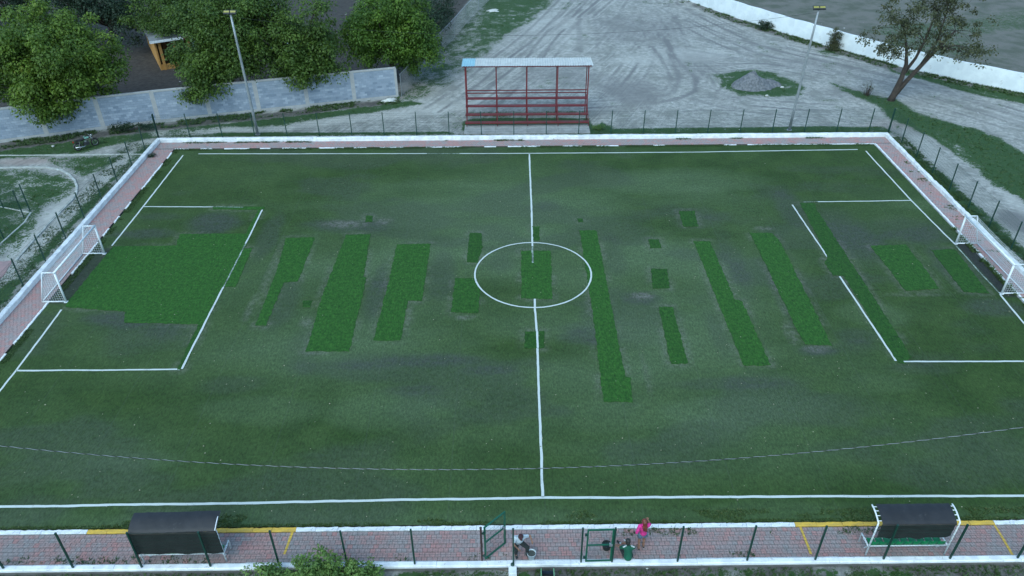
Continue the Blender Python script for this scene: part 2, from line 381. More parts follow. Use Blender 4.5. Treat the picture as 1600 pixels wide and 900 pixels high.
# ------------------------------------------------------------------ PITCH
PX0, PX1, PY0, PY1 = -25.52, 28.40, 19.50, 54.82
DARKW = [(540, 352, 70, 13, .8), (333, 347, 45, 18, 1.0), (225, 365, 55, 9, .8), (250, 338, 50, 7, .5), (185, 498, 70, 17, 1.0), (270, 515, 60, 20, .35), (440, 470, 30, 60, .5),
         (420, 370, 18, 45, .6), (590, 450, 18, 60, .7), (690, 430, 25, 60, .55), (660, 562, 95, 12, .6), (915, 525, 50, 14, .7), (1008, 466, 38, 12, .8), (1150, 415, 24, 60, .5),
         (1235, 325, 26, 30, .7), (1330, 372, 55, 50, .75), (1420, 360, 70, 30, .5), (1490, 415, 40, 45, .8), (1550, 480, 50, 16, .8), (1278, 548, 34, 10, .9), (570, 570, 60, 10, .5),
         (770, 578, 50, 8, .5), (1340, 525, 35, 14, .5), (480, 540, 40, 40, .4), (1140, 600, 120, 12, .45), (360, 600, 60, 16, .4), (850, 320, 40, 12, .4), (1090, 345, 40, 12, .5),
         (1120, 520, 20, 50, .4), (640, 610, 60, 10, .4), (1230, 470, 22, 60, .45), (1440, 575, 60, 12, .4), (960, 400, 24, 40, .4), (780, 410, 30, 18, .4), (105, 440, 22, 40, .7)]
PALEW = [(620, 640, 130, 40, .6), (700, 300, 200, 25, .6), (1040, 285, 160, 25, .7), (1150, 640, 200, 40, .6), (480, 400, 12, 60, .5), (700, 340, 100, 20, .5), (1360, 490, 70, 25, .5),
         (800, 450, 90, 40, .4), (1230, 420, 60, 60, .3), (950, 650, 160, 40, .4), (420, 640, 120, 30, .5), (1360, 600, 110, 20, .3), (560, 480, 60, 50, .3), (1000, 560, 160, 25, .4), (300, 440, 160, 70, .2),
         (200, 720, 100, 20, .35), (1430, 320, 60, 12, .3)]
SCUFF = [(540, 350, 40, 8, .9), (1005, 463, 22, 7, 1.0), (1275, 545, 24, 6, .9), (478, 505, 12, 10, .6), (724, 496, 22, 3, .8), (1193, 357, 16, 3, .8), (1290, 405, 14, 4, .8), (392, 480, 8, 30, .5),
         (640, 495, 8, 22, .6), (425, 420, 8, 60, .5), (1430, 460, 60, 4, .5), (1450, 430, 12, 26, .5), (1150, 520, 8, 40, .5), (1235, 520, 10, 20, .6), (936, 480, 4, 120, .5), (600, 345, 16, 8, .6), (1010, 580, 6, 40, .5)]
PATCHES = [
    ([(177, 385), (275, 384), (281, 366), (384, 365), (404, 328), (410, 329), (382, 388), (394, 388), (369, 448), (349, 448), (318, 507), (195, 504), (195, 487), (103, 480), (107, 470)], 1),
    ([(333, 323), (414, 323), (411, 328), (333, 327)], 1), ([(310, 507), (319, 507), (286, 577), (277, 577)], 0),
    ([(447, 372), (492, 371), (466, 440), (444, 441), (415, 509), (399, 509), (430, 430)], 1),
    ([(541, 367), (579, 366), (568, 432), (573, 434), (546, 549), (478, 549), (505, 458), (513, 438)], 1),
    ([(620, 382), (673, 381), (659, 470), (637, 470), (626, 532), (583, 532), (608, 437)], 1),
    ([(734, 364), (752, 364), (754, 385), (747, 410), (729, 410)], 0), ([(711, 435), (741, 435), (750, 455), (747, 489), (705, 488)], 2),
    ([(814.6, 392), (861, 392), (863, 467), (814.6, 466)], 1), ([(832, 354), (843, 354), (843, 376), (833, 376)], 0),
    ([(820, 518), (850, 518), (850, 544), (820, 544)], 0), ([(572, 337), (583, 337), (581, 347), (571, 347)], 0),
    ([(902, 342), (910, 342), (911, 347), (903, 347)], 0), ([(473, 470), (488, 470), (485, 480), (473, 480)], 0),
    ([(905.5, 360), (932, 360), (977, 588), (985, 590), (989, 628), (943, 628), (925, 480)], 1),
    ([(1060, 330), (1085, 330), (1091, 354), (1068, 354)], 0), ([(1013, 374), (1030, 374), (1033, 388), (1016, 388)], 0),
    ([(1017, 420), (1042, 420), (1047, 450), (1020, 451)], 0), ([(1029, 480), (1051, 480), (1075, 568), (1048, 569)], 2),
    ([(1083.6, 377), (1109, 377), (1148.6, 469), (1159, 470), (1204.5, 571), (1162, 571.5)], 1),
    ([(1172, 364), (1206, 364), (1219, 378), (1300, 540), (1259, 538), (1244, 513)], 1),
    ([(1250, 317), (1272, 317), (1277, 329), (1350, 441), (1424, 558), (1415, 567), (1403, 567), (1318, 431), (1302, 431), (1288, 410), (1293, 402)], 0),
    ([(1360, 384), (1415, 382.5), (1447, 422), (1467, 451), (1415, 454.5)], 2), ([(1455, 391), (1492, 389), (1546, 459), (1505, 456)], 0)]
px_ = np.arange(PX0, PX1+.01, .2); py_ = np.arange(PY0, PY1+.01, .2)
X, Y = np.meshgrid(px_, py_); x, y = X.ravel(), Y.ravel()
n1 = fbm(x*.11, y*.26, 51); n2 = fbm(x*.5, y*.9, 57); nn = .55*n1+.45*n2
dkw = np.clip(blobs(DARKW, x, y, nn)+ss(.54, .68, fbm(x*.16+9, y*.34, 66))*.45, 0, 1)
cen = np.exp(-((x-1.5)/16)**4)*np.exp(-((y-37)/13.5)**4)
plw = np.clip(np.maximum(blobs(PALEW, x, y, nn), .5*cen)+(n1-.5)*2.2*(.35+.65*cen)+.12+.4*(1-ss(19.9, 20.7, y+(n2-.5)*1.2)), 0, 1)
scf = blobs(SCUFF, x, y, nn)
for P, k in PATCHES:                                   # dusty, worn turf left round every newly laid patch
    Q = pxl(P); cx_ = [p[0] for p in Q]; cy_ = [p[1] for p in Q]
    sel = (x > min(cx_)-1) & (x < max(cx_)+1) & (y > min(cy_)-1) & (y < max(cy_)+1)
    d_ = sdf(Q, x[sel], y[sel]); scf[sel] = np.maximum(scf[sel], .5*ss(.42, .6, n2[sel])*(1-ss(.10, .5, np.abs(d_))))
mouth = (1-ss(.0, .25, sdf([(27.6, 40.1), (28.6, 40.1), (28.6, 34.6), (27.6, 34.6)], x, y)))
mouth = np.maximum(mouth, .7*(1-ss(0, .35, sdf([(-25.4, 40.2), (-24.5, 40.2), (-24.4, 34.8), (-25.4, 34.8)], x, y))))
nx, ny = len(px_), len(py_); idx = np.arange(nx*ny).reshape(ny, nx)
F = np.stack([idx[:-1, :-1].ravel(), idx[:-1, 1:].ravel(), idx[1:, 1:].ravel(), idx[1:, :-1].ravel()], 1)
me = mesh_np('football_pitch', np.stack([x, y, np.zeros_like(x)+(n2-.5)*.008], 1), F)
a = me.color_attributes.new('wear', 'FLOAT_COLOR', 'POINT'); a.data.foreach_set('color', np.stack([dkw, plw, scf, mouth], 1).astype(np.float32).ravel())
def turf_fibre(n, vec):
    mp = n.nodes.new('ShaderNodeMapping'); n.links.new(vec, mp.inputs[0]); mp.inputs['Scale'].default_value = (1.0, .45, 1)
    return noise(n, 11, 6, .8, mp.outputs[0])
m, n, bs = nodes_of('worn_turf'); vec = objco(n)
W = attr(n, 'wear'); sw = sep(n, W)
fib = turf_fibre(n, vec); med = noise(n, 3.2, 6, .7, vec); big = noise(n, .5, 5, .6, vec)
base = mix(n, ramp(n, big, .35, .68), (.025, .050, .010), (.037, .067, .015))
base = mix(n, mth(n, 'MULTIPLY', sw[1], .8), base, (.080, .118, .058))
base = mix(n, mth(n, 'MULTIPLY', mth(n, 'MULTIPLY', sw[0], .85), ramp(n, med, .15, .6)), base, (.046, .055, .045))
base = mix(n, mth(n, 'MULTIPLY', mth(n, 'MULTIPLY', sw[2], .6), ramp(n, med, .3, .65)), base, (.16, .15, .14))
base = mix(n, mth(n, 'MULTIPLY', W.outputs['Alpha'], .9), base, (.026, .027, .028))
base = mix(n, 1.0, base, mix(n, ramp(n, fib, .25, .75), (.55, .55, .55), (1.45, 1.45, 1.45)), 'MULTIPLY')
base = mix(n, 1.0, base, mix(n, ramp(n, med, .3, .7), (.88, .88, .88), (1.12, 1.12, 1.12)), 'MULTIPLY')
# roll seams every 3.9 m across the pitch
sx = n.nodes.new('ShaderNodeSeparateXYZ'); n.links.new(vec, sx.inputs[0])
fr = mth(n, 'FRACT', mth(n, 'DIVIDE', mth(n, 'ADD', sx.outputs[0], 100.0), 3.9))
seam = ramp(n, mth(n, 'ABSOLUTE', mth(n, 'SUBTRACT', fr, .5)), .488, .5)
base = mix(n, mth(n, 'MULTIPLY', seam, .10), base, (.10, .11, .10))
n.links.new(base, bs.inputs['Base Color']); bs.inputs['Roughness'].default_value = .9; bs.inputs['Specular IOR Level'].default_value = .25
bump(n, bs, fib, .5, .03)
pitch = link('football_pitch', me, m); meta(pitch, 'worn dark green artificial turf football pitch', 'pitch', kind='structure')
# new turf patches
def patch_mat(i, k):
    nm = 'new_turf_%d' % i
    if nm in MATS: return MATS[nm]
    m, n, bs = nodes_of(nm); vec = objco(n); fib = turf_fibre(n, vec); med = noise(n, 4.5, 6, .75, vec)
    c = mix(n, ramp(n, med, .3, .7), tuple(q*k for q in (.017, .062, .007)), tuple(q*k for q in (.036, .100, .014)))
    c = mix(n, 1.0, c, mix(n, ramp(n, fib, .25, .75), (.5, .5, .5), (1.5, 1.5, 1.5)), 'MULTIPLY')
    n.links.new(c, bs.inputs['Base Color']); bs.inputs['Roughness'].default_value = .85; bs.inputs['Specular IOR Level'].default_value = .25
    bump(n, bs, fib, .6, .03); MATS[nm] = m; return m
def rough_outline(P, step=.16, j=.04):
    out = []
    for (ax, ay), (bx_, by_) in zip(P, P[1:]+P[:1]):
        L = math.hypot(bx_-ax, by_-ay); k = max(1, int(L/step))
        for i in range(k):
            t = i/k; out.append((ax+(bx_-ax)*t+random.uniform(-j, j), ay+(by_-ay)*t+random.uniform(-j, j)))
    return out
def slab(name, P, z0, z1, m, parent):
    bm = bmesh.new(); vs_ = [bm.verts.new((p[0], p[1], z1)) for p in P]; f = bm.faces.new(vs_)
    f.normal_update()
    if f.normal.z < 0: f.normal_flip()
    r = bmesh.ops.extrude_face_region(bm, geom=[f]); 
    for e in r['geom']:
        if isinstance(e, bmesh.types.BMVert): e.co.z = z0
    bmesh.ops.triangulate(bm, faces=[q for q in bm.faces if len(q.verts) > 4])
    bmesh.ops.recalc_face_normals(bm, faces=bm.faces)
    me = bpy.data.meshes.new(name); bm.to_mesh(me); bm.free()
    return link(name, me, m, parent)
for P, k in PATCHES:
    slab('turf_patch', rough_outline(pxl(P)), -.004, .016+random.uniform(0, .004), patch_mat(k, (.80, 1.0, .92)[k]), pitch)
# painted lines
def line_mat(name, c, cover):
    m, n, bs = nodes_of(name); vec = objco(n)
    f = noise(n, 22, 5, .7, vec); f2 = noise(n, 1.3, 4, .6, vec)
    k = mth(n, 'ADD', mth(n, 'MULTIPLY', f, .6), mth(n, 'MULTIPLY', f2, .4))
    col = mix(n, ramp(n, k, cover-.08, cover+.08), c, (.06, .085, .06))
    n.links.new(col, bs.inputs['Base Color']); bs.inputs['Roughness'].default_value = .85; MATS[name] = m; return m
LM = line_mat('pitch_line_paint', (.50, .54, .52), .62); LF = line_mat('faded_line_paint', (.42, .50, .44), .47)
def strip(name, P, w, z, m, parent, closed=False):
    """flat strip along world polyline with slightly uneven edges"""
    Q = []
    for (ax, ay), (bx_, by_) in zip(P[:-1], P[1:]):
        k = max(1, int(math.hypot(bx_-ax, by_-ay)/.3)); Q += [(ax+(bx_-ax)*i/k, ay+(by_-ay)*i/k) for i in range(k)]
    if not closed: Q.append(P[-1])
    nq = len(Q); mb = MB(); V = []
    wob = 0.0
    for i in range(nq):
        a = Q[(i-1) % nq] if (closed or i) else Q[0]; b = Q[(i+1) % nq] if (closed or i < nq-1) else Q[-1]
        d = Vector((b[0]-a[0], b[1]-a[1])).normalized(); nn_ = Vector((-d.y, d.x)); wd_ = w*.85
        wob = wob*.9+random.uniform(-.008, .008)
        for s in (-1, 1):
            o = s*(wd_/2+random.uniform(-.008, .008))+wob
            V.append((Q[i][0]+nn_.x*o, Q[i][1]+nn_.y*o, z))
    Fc = [(2*i, 2*((i+1) % nq), 2*((i+1) % nq)+1, 2*i+1) for i in range(nq if closed else nq-1)]
    Fc = [tuple(reversed(f)) for f in Fc]
    mb.add(V, Fc); return mb.build(name, m, parent)
LZ = .0075
for P, wd, mm, zz in [
    ([(310, 240.5), (500, 240.3), (667, 240)], .13, LM, LZ), ([(718, 240), (829, 239.6), (1070, 238), (1340, 233.5)], .13, LM, LZ), ([(667, 240), (718, 240)], .12, LF, LZ),
    ([(-160, 794.5), (0, 791.5), (400, 786), (640, 781), (848, 778.5), (1200, 776), (1600, 774.5), (1760, 774)], .14, LM, LZ),
    ([(827, 241), (830, 320), (832, 385)], .13, LM, LZ), ([(832, 385), (832.6, 411)], .12, LF, .024), ([(835.5, 467), (836, 485), (839, 518)], .13, LM, LZ),
    ([(839, 518), (840, 544)], .13, LM, .024), ([(840, 544), (841.5, 600), (845, 700), (848, 777)], .13, LM, LZ),
    ([(286, 242.5), (224, 322.5), (175, 384)], .12, LM, LZ), ([(96, 484), (25, 579), (-2, 613), (-140, 790)], .12, LM, LZ),
    ([(1353, 236), (1424, 314), (1491, 381)], .12, LM, LZ), ([(1491, 381), (1530, 425), (1562, 459)], .10, LF, LZ), ([(1562.5, 460), (1600, 505), (1680, 592), (1780, 700)], .12, LM, LZ),
    ([(26, 579), (150, 578.5), (281, 577)], .12, LM, LZ), ([(224, 323), (333, 323.5)], .11, LM, LZ), ([(333, 323.5), (380, 324.5)], .09, LF, .024),
    ([(410, 328), (384, 381)], .11, LM, .0225), ([(384, 381), (349, 449)], .09, LF, .0225), ([(349, 449), (320, 506), (285, 577)], .12, LM, .0225),
    ([(1278, 315.5), (1423, 313.5)], .11, LM, .0225), ([(1255, 316), (1278, 315.5)], .09, LF, .0225), ([(1238, 320), (1297, 408)], .11, LM, LZ), ([(1312, 432), (1400, 564)], .12, LM, LZ),
    ([(1412, 565.3), (1600, 565), (1690, 564)], .12, LM, .0225)]:
    strip('painted_line', pxl(P), wd, zz, mm, pitch)
ccx, ccy, cr = .0575142*25, 1.48945*25, .1357452*25
strip('centre_circle', [(ccx+cr*math.cos(a), ccy+cr*math.sin(a)) for a in np.linspace(0, 2*math.pi, 49)], .11, .0235, LM, pitch, closed=True)
# ------------------------------------------------------------------ WALKWAY of block pavers
paver_mat = None
m, n, bs = nodes_of('paver_blocks'); vec = objco(n)
t = attr(n, 'tint').outputs['Fac']; big = noise(n, .55, 4, .6, vec); fine = noise(n, 14, 5, .7, vec); med = noise(n, 2.6, 5, .65, vec)
pz = mth(n, 'ADD', mth(n, 'MULTIPLY', t, .26), mth(n, 'MULTIPLY', big, 1.05))
c = mix(n, ramp(n, pz, .42, .92), (.285, .25, .245), (.36, .21, .195))
c = mix(n, mth(n, 'MULTIPLY', ramp(n, t, .84, 1.0), .6), c, (.40, .20, .185))
c = mix(n, mth(n, 'MULTIPLY', ramp(n, med, .56, .74), .7), c, (.17, .165, .165))
c = mix(n, 1.0, c, mix(n, ramp(n, fine, .3, .7), (.82, .82, .82), (1.15, 1.15, 1.15)), 'MULTIPLY')
n.links.new(c, bs.inputs['Base Color']); bs.inputs['Roughness'].default_value = .9; bump(n, bs, fine, .3, .01); paver_mat = m
walk = thing('walkway', 'pinkish block paved walkway running round the pitch', 'pavement', kind='structure')
bed = MB(); PY = -.012
for r in ((NP_X0+.1, NP_X1-.05, 17.80, 19.23), (NP_X0+.1, NP_X1-.05, 54.92, 56.1), (NP_X0+.1, -25.66, 19.24, 54.91), (28.54, NP_X1-.05, 19.24, 54.91)):
    bed.box(r[0], r[1], r[2], r[3], -.3, PY-.012)
bed.build('sand_bed', mat('joint_sand', (.085, .08, .075), (.06, .062, .05), 3, .95), walk)
def pavers(x0, x1, y0, y1):
    mb = MB(); row = 0; yy = y0
    while yy < y1-.05:
        h = min(.2, y1-yy); xx = x0-(.1 if row % 2 else 0)
        while xx < x1-.03:
            a, b = max(xx, x0), min(xx+.2, x1)
            if b-a > .03:
                dz = random.uniform(-.004, .004); g_ = .007
                V = [(a+g_, yy+g_, PY-.014), (b-g_, yy+g_, PY-.014), (b-g_, yy+h-g_, PY-.014), (a+g_, yy+h-g_, PY-.014)]
                V += [(p[0], p[1], PY+dz+random.uniform(-.002, .002)) for p in V]
                mb.add(V, [(4, 5, 6, 7), (0, 1, 5, 4), (1, 2, 6, 5), (2, 3, 7, 6), (3, 0, 4, 7)], random.random())
            xx += .2
        yy += .2; row += 1
    o = mb.build('paver_blocks', paver_mat, walk); o['kind'] = 'stuff'
pavers(NP_X0+.12, NP_X1-.06, 17.84, 19.22); pavers(NP_X0+.12, NP_X1-.06, 54.94, 56.08)
pavers(NP_X0+.12, -25.68, 19.25, 54.90); pavers(28.56, NP_X1-.06, 19.25, 54.90)
# yellow cross lines on the walkway
for P in ([(458, 828), (445, 866)], [(1249, 820), (1267, 866)], [(1553, 819), (1582, 867)], [(148, 834), (130, 872)][:0] or None):
    if P: strip('yellow_line', pxl(P), .11, PY+.012, yellow_kerb, walk)
# kerb stones between turf and walkway
kerb = thing('kerb', 'row of painted kerb stones edging the turf', 'kerb', kind='structure')
def kerb_run(p0, p1, wd, skip=lambda t, P: 0.0, colour=lambda P: kerb_mat, top=.03):
    p0, p1 = Vector(p0), Vector(p1); L = (p1-p0).length; d = (p1-p0)/L; nrm = Vector((-d.y, d.x)); s = 0.0
    ang = math.atan2(d.y, d.x)
    while s < L-.1:
        l = min(random.uniform(.75, 1.05), L-s); c = p0+d*(s+l/2)
        if random.random() >= skip(s/L, c):
            mb = MB(); hw = wd/2; k = 6; V = []
            for i in range(k+1):
                xx = -l/2+.006+(l-.012)*i/k; j = lambda q=.012: random.uniform(-q, q)
                V += [(xx, -hw, -.2), (xx, -hw+j(), top-.015+j(.006)), (xx, -hw+.02+j(), top+j(.008)), (xx, hw-.02+j(.02), top+j(.008)), (xx, hw+j(.02), top-.015+j(.006)), (xx, hw, -.2)]
            Fc = []
            for i in range(k):
                for q in range(5): Fc.append((6*i+q, 6*(i+1)+q, 6*(i+1)+q+1, 6*i+q+1))
            Fc += [(0, 1, 2, 3, 4, 5), tuple(reversed([6*k+q for q in range(6)]))]
            Fc = [tuple(reversed(f)) for f in Fc]
            mb.add(V, Fc); mb.build('kerb_stone', colour(c), kerb, (c.x, c.y, random.uniform(-.008, .006)), (0, 0, ang+random.uniform(-.006, .006)))
        s += l
def near_col(c):
    u0, u1, u2, u3 = px(147, 829)[0], px(462, 826)[0], px(1245, 816)[0], px(1556, 816)[0]
    return yellow_kerb if (u0 < c.x < u1 or u2 < c.x < u3) else kerb_mat
kerb_run((NP_X0+1.7, 19.34), (28.4, 19.34), .19, colour=near_col)
kerb_run((-25.6, 54.86), (28.5, 54.80), .12, skip=lambda t, c: .55 if c.x < 20 else (.0), top=.012)
kerb_run((-25.60, 19.46), (-25.62, 54.7), .13, skip=lambda t, c: .38, top=.012)
kerb_run((28.47, 19.46), (28.47, 54.7), .13, skip=lambda t, c: .06, top=.015)
# ------------------------------------------------------------------ low white plinth walls under the fence
def plinth(label, p0, p1, wd, z0, z1, rough_=.015, step=.5):
    p0, p1 = Vector(p0), Vector(p1); L = (p1-p0).length; d = (p1-p0)/L
    t_ = thing('low_wall', label, 'low wall', (p0.x, p0.y, 0), math.atan2(d.y, d.x), 'low white walls round the walkway')
    s = 0.0
    while s < L-.05:
        l = min(random.uniform(2.2, 2.8), L-s); k = max(2, int(l/.25)); V = []
        lift = random.uniform(-.02, .02)
        for i in range(k+1):
            xx = s+.003+(l-.006)*i/k; j = lambda q=rough_: random.uniform(-q, q)
            V += [(xx, -wd/2, z0), (xx, -wd/2+j(), z1-.03+lift+j()), (xx, -wd/2+.03+j(), z1+lift+j(rough_*.5)), (xx, wd/2-.03+j(), z1+lift+j(rough_*.5)), (xx, wd/2+j(), z1-.03+lift+j()), (xx, wd/2, z0)]
        Fc = []
        for i in range(k):
            for q in range(5): Fc.append(tuple(reversed((6*i+q, 6*(i+1)+q, 6*(i+1)+q+1, 6*i+q+1))))
        Fc += [(5, 4, 3, 2, 1, 0), tuple(6*k+q for q in range(6))]
        mb = MB().add(V, Fc); mb.build('coping_section', kerb_mat, t_)
        s += l
    return t_
pl = plinth('low white wall nearest the camera, under the gates and dugouts', (NP_X0-.2, 17.70), (NP_X1+.2, 17.70), .25, -.05, .08, .008)
# bare cement footing below the near plinth
MB().box(0, NP_X1-NP_X0+.4, -.145, .12, -.35, -.055).build('footing', mat('cement_footing', (.12, .115, .11), (.08, .078, .074), 2, .95, bmp=.4), pl)
plinth('low white wall along the far side, in front of the red stand', (NP_X0-.15, 56.24), (NP_X1+.1, 56.20), .30, -.2, .27)
plinth('low white wall beside the left goal', (NP_X0-.03, 17.85), (NP_X0-.03, 56.05), .30, -.2, .27)
plinth('low white wall beside the right goal, chipped and wavy', (NP_X1+.05, 17.85), (NP_X1-.02, 56.0), .24, -.2, .24, .03)
# ------------------------------------------------------------------ PERIMETER FENCE
def wire_panel(w_, h=1.86, r=.0019):
    mb = MB(); k = int(round(w_/.055))
    for i in range(1, k):
        xx = w_*i/k; mb.bar((xx, 0, .04), (xx, 0, h), r*2)
    for i in range(10):
        zz = .05+i*.2
        if zz <= h: mb.bar((0.02, .005, zz), (w_-.02, .005, zz), r*2.6)
    return mb.mesh('mesh_panel')
PANELS = {}
def post_mesh(h):
    mb = MB(); mb.bar((0, 0, -.12), (0, 0, h), .06); mb.bar((0, 0, h), (0, 0, h+.012), .068); return mb.mesh('post')
PM = post_mesh(2.0); PM.materials.append(green_metal)
def fence(label, pts, z=0.0, nopost=()):
    f = thing('perimeter_fence', label, 'fence', (pts[0][0], pts[0][1], z), 0, 'green mesh fences round the pitch')
    o = Vector(pts[0])
    for i, p in enumerate(pts):
        if i not in nopost: link('post', PM, None, f, (p[0]-o.x, p[1]-o.y, 0), (random.uniform(-.012, .012), random.uniform(-.012, .012), 0))
        if i+1 < len(pts):
            b = Vector(pts[i+1]); a = Vector(p); L = (b-a).length; key = round(L, 1)
            if key not in PANELS:
                PANELS[key] = wire_panel(key); PANELS[key].materials.append(wire_green)
            d = (b-a)/L; e = link('mesh_panel', PANELS[key], None, f, (a.x-o.x-d.y*.035, a.y-o.y+d.x*.035, .06), (0, 0, math.atan2(d.y, d.x)))
            e.scale = (L/key, 1, 1)
    return f
NY = 17.68
fence('green mesh fence in front of the left dugout and the leafy bush', [(v, NY) for v in (-24.1, -21.55, -18.95, -16.36, -13.8, -11.23, -8.67, -6.12, -3.6, -1.2)], .06, (9,))
fence('short green mesh fence panel between the two gates', [(.09, NY), (2.62, NY)], .06)
fence('green mesh fence in front of the right dugout', [(3.78, NY), (6.24, NY), (8.85, NY), (11.41, NY), (13.98, NY), (16.48, NY), (19.03, NY), (21.6, NY), (24.2, NY)], .06)
FY = 56.95
fence('green mesh fence along the far side, before the red stand', [(v, FY) for v in [-27.6]+[-25.12+2.565*i for i in range(22)]+[30.3]], -.02)
fence('green mesh fence behind the left goal', [(-27.62, FY-.06)]+[(-27.66, 54.4-2.6*i) for i in range(11)], -.02)
fence('green mesh fence behind the right goal', [(30.34, FY-.06)]+[(30.5, 54.9-2.6*i) for i in range(11)], -.02)
# ------------------------------------------------------------------ GATES
def gate_leaf(label, hinge, ang, wd, h, z, parent_cat='gate'):
    t_ = thing('gate_leaf', label, 'gate', (hinge[0], hinge[1], z), ang)
    MB().bar((0, 0, 0), (0, 0, h), .055).build('hinge_stile', gate_green, t_)
    MB().bar((wd, 0, 0), (wd, 0, h), .055).build('lock_stile', gate_green, t_)
    for zz, nm in ((.03, 'bottom_rail'), (h*.52, 'middle_rail'), (h-.03, 'top_rail')):
        MB().bar((.03, 0, zz), (wd-.03, 0, zz), .052 if nm != 'middle_rail' else .045).build(nm, gate_green, t_)
    pm = wire_panel(wd-.06, h-.1); pm.materials.append(wire_green); link('mesh_infill', pm, None, t_, (.03, 0, .03))
    for zz in (.25, h-.3): MB().bar((-.11, 0, zz), (-.01, 0, zz), .06, .09).build('hinge', green_metal, t_)
    MB().box(wd-.10, wd+.015, -.045, .045, h*.52-.06, h*.52+.06).build('latch', galv, t_)
    return t_
hx, hy = px(759, 874, .08); ex, ey = px(789, 850, .08)
gate_leaf('green gate leaf swung open towards the pitch', (hx, hy), math.atan2(ey-hy, ex-hx), math.hypot(ex-hx, ey-hy), 1.86, .12)
gate_leaf('closed green gate leaf beside the person in green', (2.80, NY), .02, .92, 1.86, .12)
rust = mat('rusty_post_paint', (.05, .022, .022), (.03, .02, .02), 6, .7)
t_ = thing('gate_post', 'dark reddish post holding the open gate leaf', 'post', (hx-.14, hy-.02, 0))
MB().tube([(0, 0, -.25), (0, 0, 1.95)], .04, 10).build('shaft', rust, t_); MB().lathe([(.048, 1.94), (.048, 1.97), (.0, 1.985)], n=10).build('cap', rust, t_)
pier = thing('gate_pier', 'small white painted concrete pier at the foot of a gate post', 'pier', (.06, 17.42, 0))
MB().bbox(-.15, .15, -.20, .13, -.32, .075, .015).build('block', white_paint, pier); MB().bbox(-.23, .24, -.42, -.22, -.32, -.15, .03).build('footing', concrete, pier)
MB().lathe([(.0, .075), (.075, .075), (.075, .11), (.05, .13), (.045, .16), (0, .16)], (0, .18, 0), 12).build('post_base', green_metal, pier)
# ------------------------------------------------------------------ GOALS
def goal(label, x0, y0, y1, s):
    """s=-1: net towards -x"""
    t_ = thing('football_goal', label, 'goal', (x0, (y0+y1)/2, .0), 0, 'white football goals'); hw = (y1-y0)/2; H = 1.96; r = .055
    td, bd = .68*s, 1.32*s
    for sy in (-1, 1):
        MB().tube([(0, sy*hw, 0), (0, sy*hw, H)], r, 10).build('post', white_metal, t_, smooth=True)
    MB().tube([(0, -hw-r, H), (0, hw+r, H)], r, 10).build('crossbar', white_metal, t_, smooth=True)
    for sy in (-1, 1):
        MB().tube([(0, sy*hw, H), (td, sy*hw, H-.01)], .035, 8).build('top_stay', white_metal, t_, smooth=True)
        MB().tube([(td, sy*hw, H), (bd, sy*hw, .035)], .032, 8).build('back_stay', white_metal, t_, smooth=True)
        MB().tube([(0, sy*hw, .035), (bd, sy*hw, .035)], .035, 8).build('ground_bar', white_metal, t_, smooth=True)
        MB().box(-.09, .09, sy*hw-.09, sy*hw+.09, 0, .025).build('foot_plate', white_metal, t_)
    MB().tube([(bd, -hw, .035), (bd, hw, .035)], .03, 8).build('rear_ground_bar', white_metal, t_, smooth=True)
    nb = MB(); rr = .0056; sp = .13
    k = int(2*hw/sp); prof = [(0, H), (td*.5, H-.05), (td, H-.03)]
    for i in range(1, 15):
        q = i/14; bl = math.sin(q*math.pi)*.06; prof.append((td+(bd-td)*q-s*bl, H-.03-(H-.06)*q))
    for i in range(k+1):
        yy = -hw+2*hw*i/k; sag = .05*math.sin(math.pi*i/k)
        nb.tube([(a, yy, max(.02, b-(sag if 0 < j < 12 else 0))) for j, (a, b) in enumerate(prof)], rr, 3, False)
    for j, (a, b) in enumerate(prof):
        if j == 0: continue
        nb.tube([(a, -hw+2*hw*i/14, max(.02, b-(.05*math.sin(math.pi*i/14) if 0 < j < 12 else 0))) for i in range(15)], rr, 3, False)
    for sy in (-1, 1):
        for i in range(1, 15):
            zz = H*i/15; xe = td+(bd-td)*(1-zz/H); nb.tube([(0, sy*hw, zz), (xe*.5, sy*(hw+.03), zz-.03), (xe, sy*hw, zz)], rr, 3, False)
        for i in range(1, 10):
            xx = bd*i/10; zt = H if abs(xx) < abs(td) else H*(1-(xx-td)/(bd-td)); nb.tube([(xx, sy*hw, 0.02), (xx, sy*(hw+.03), zt*.5), (xx, sy*hw, zt)], rr, 3, False)
    nb.build('net', net_mat, t_)
    return t_
goal('white goal at the left end, before the big new turf patch', -24.6, 34.78, 39.78, -1)
goal('white goal at the right end, on the bare dark strip', 27.55, 34.77, 40.08, 1)
# ------------------------------------------------------------------ RED STAND
slab_ = thing('concrete_slab', 'pale concrete slab between the red stand and far fence', 'slab', (1.6, 57.95, 0))
for i in range(4):
    MB().bbox(-5.03+i*2.515, -5.03+(i+1)*2.515-.012, -.88, .86, -.1, .09+random.uniform(-.006, .006), .012).build('slab_section', concrete, slab_)
st = thing('spectator_stand', 'red steel spectator stand with a pale corrugated roof', 'stand', (0, 0, 0))
fx = [-3.30+2.46*i for i in range(5)]
rz1, rz0, ry0, ry1 = 4.62, 4.45, 59.75, 61.95
for xx in fx:
    MB().bar((xx, 60.0, -.05), (xx, 60.0, rz1-.06), .085).build('front_post', red_metal, st)
    MB().bar((xx, 61.42, -.05), (xx, 61.42, rz0), .07).build('rear_post', red_metal, st)
    MB().bar((xx+.05, 58.45, .18), (xx+.05, 61.4, 1.62), .06).build('raker', red_metal, st)
    MB().bar((xx, ry0, rz1-.08), (xx, ry1, rz0-.08), .06, .08).build('roof_beam', red_metal, st)
    for yb, zb in ((58.62, .42), (59.38, .80), (60.22, 1.20), (60.85, 1.60)):
        MB().bar((xx+.05, yb-.1, 0 if yb < 59 else zb-.32), (xx+.05, yb-.1, zb-.03), .05).build('seat_bracket', red_metal, st)
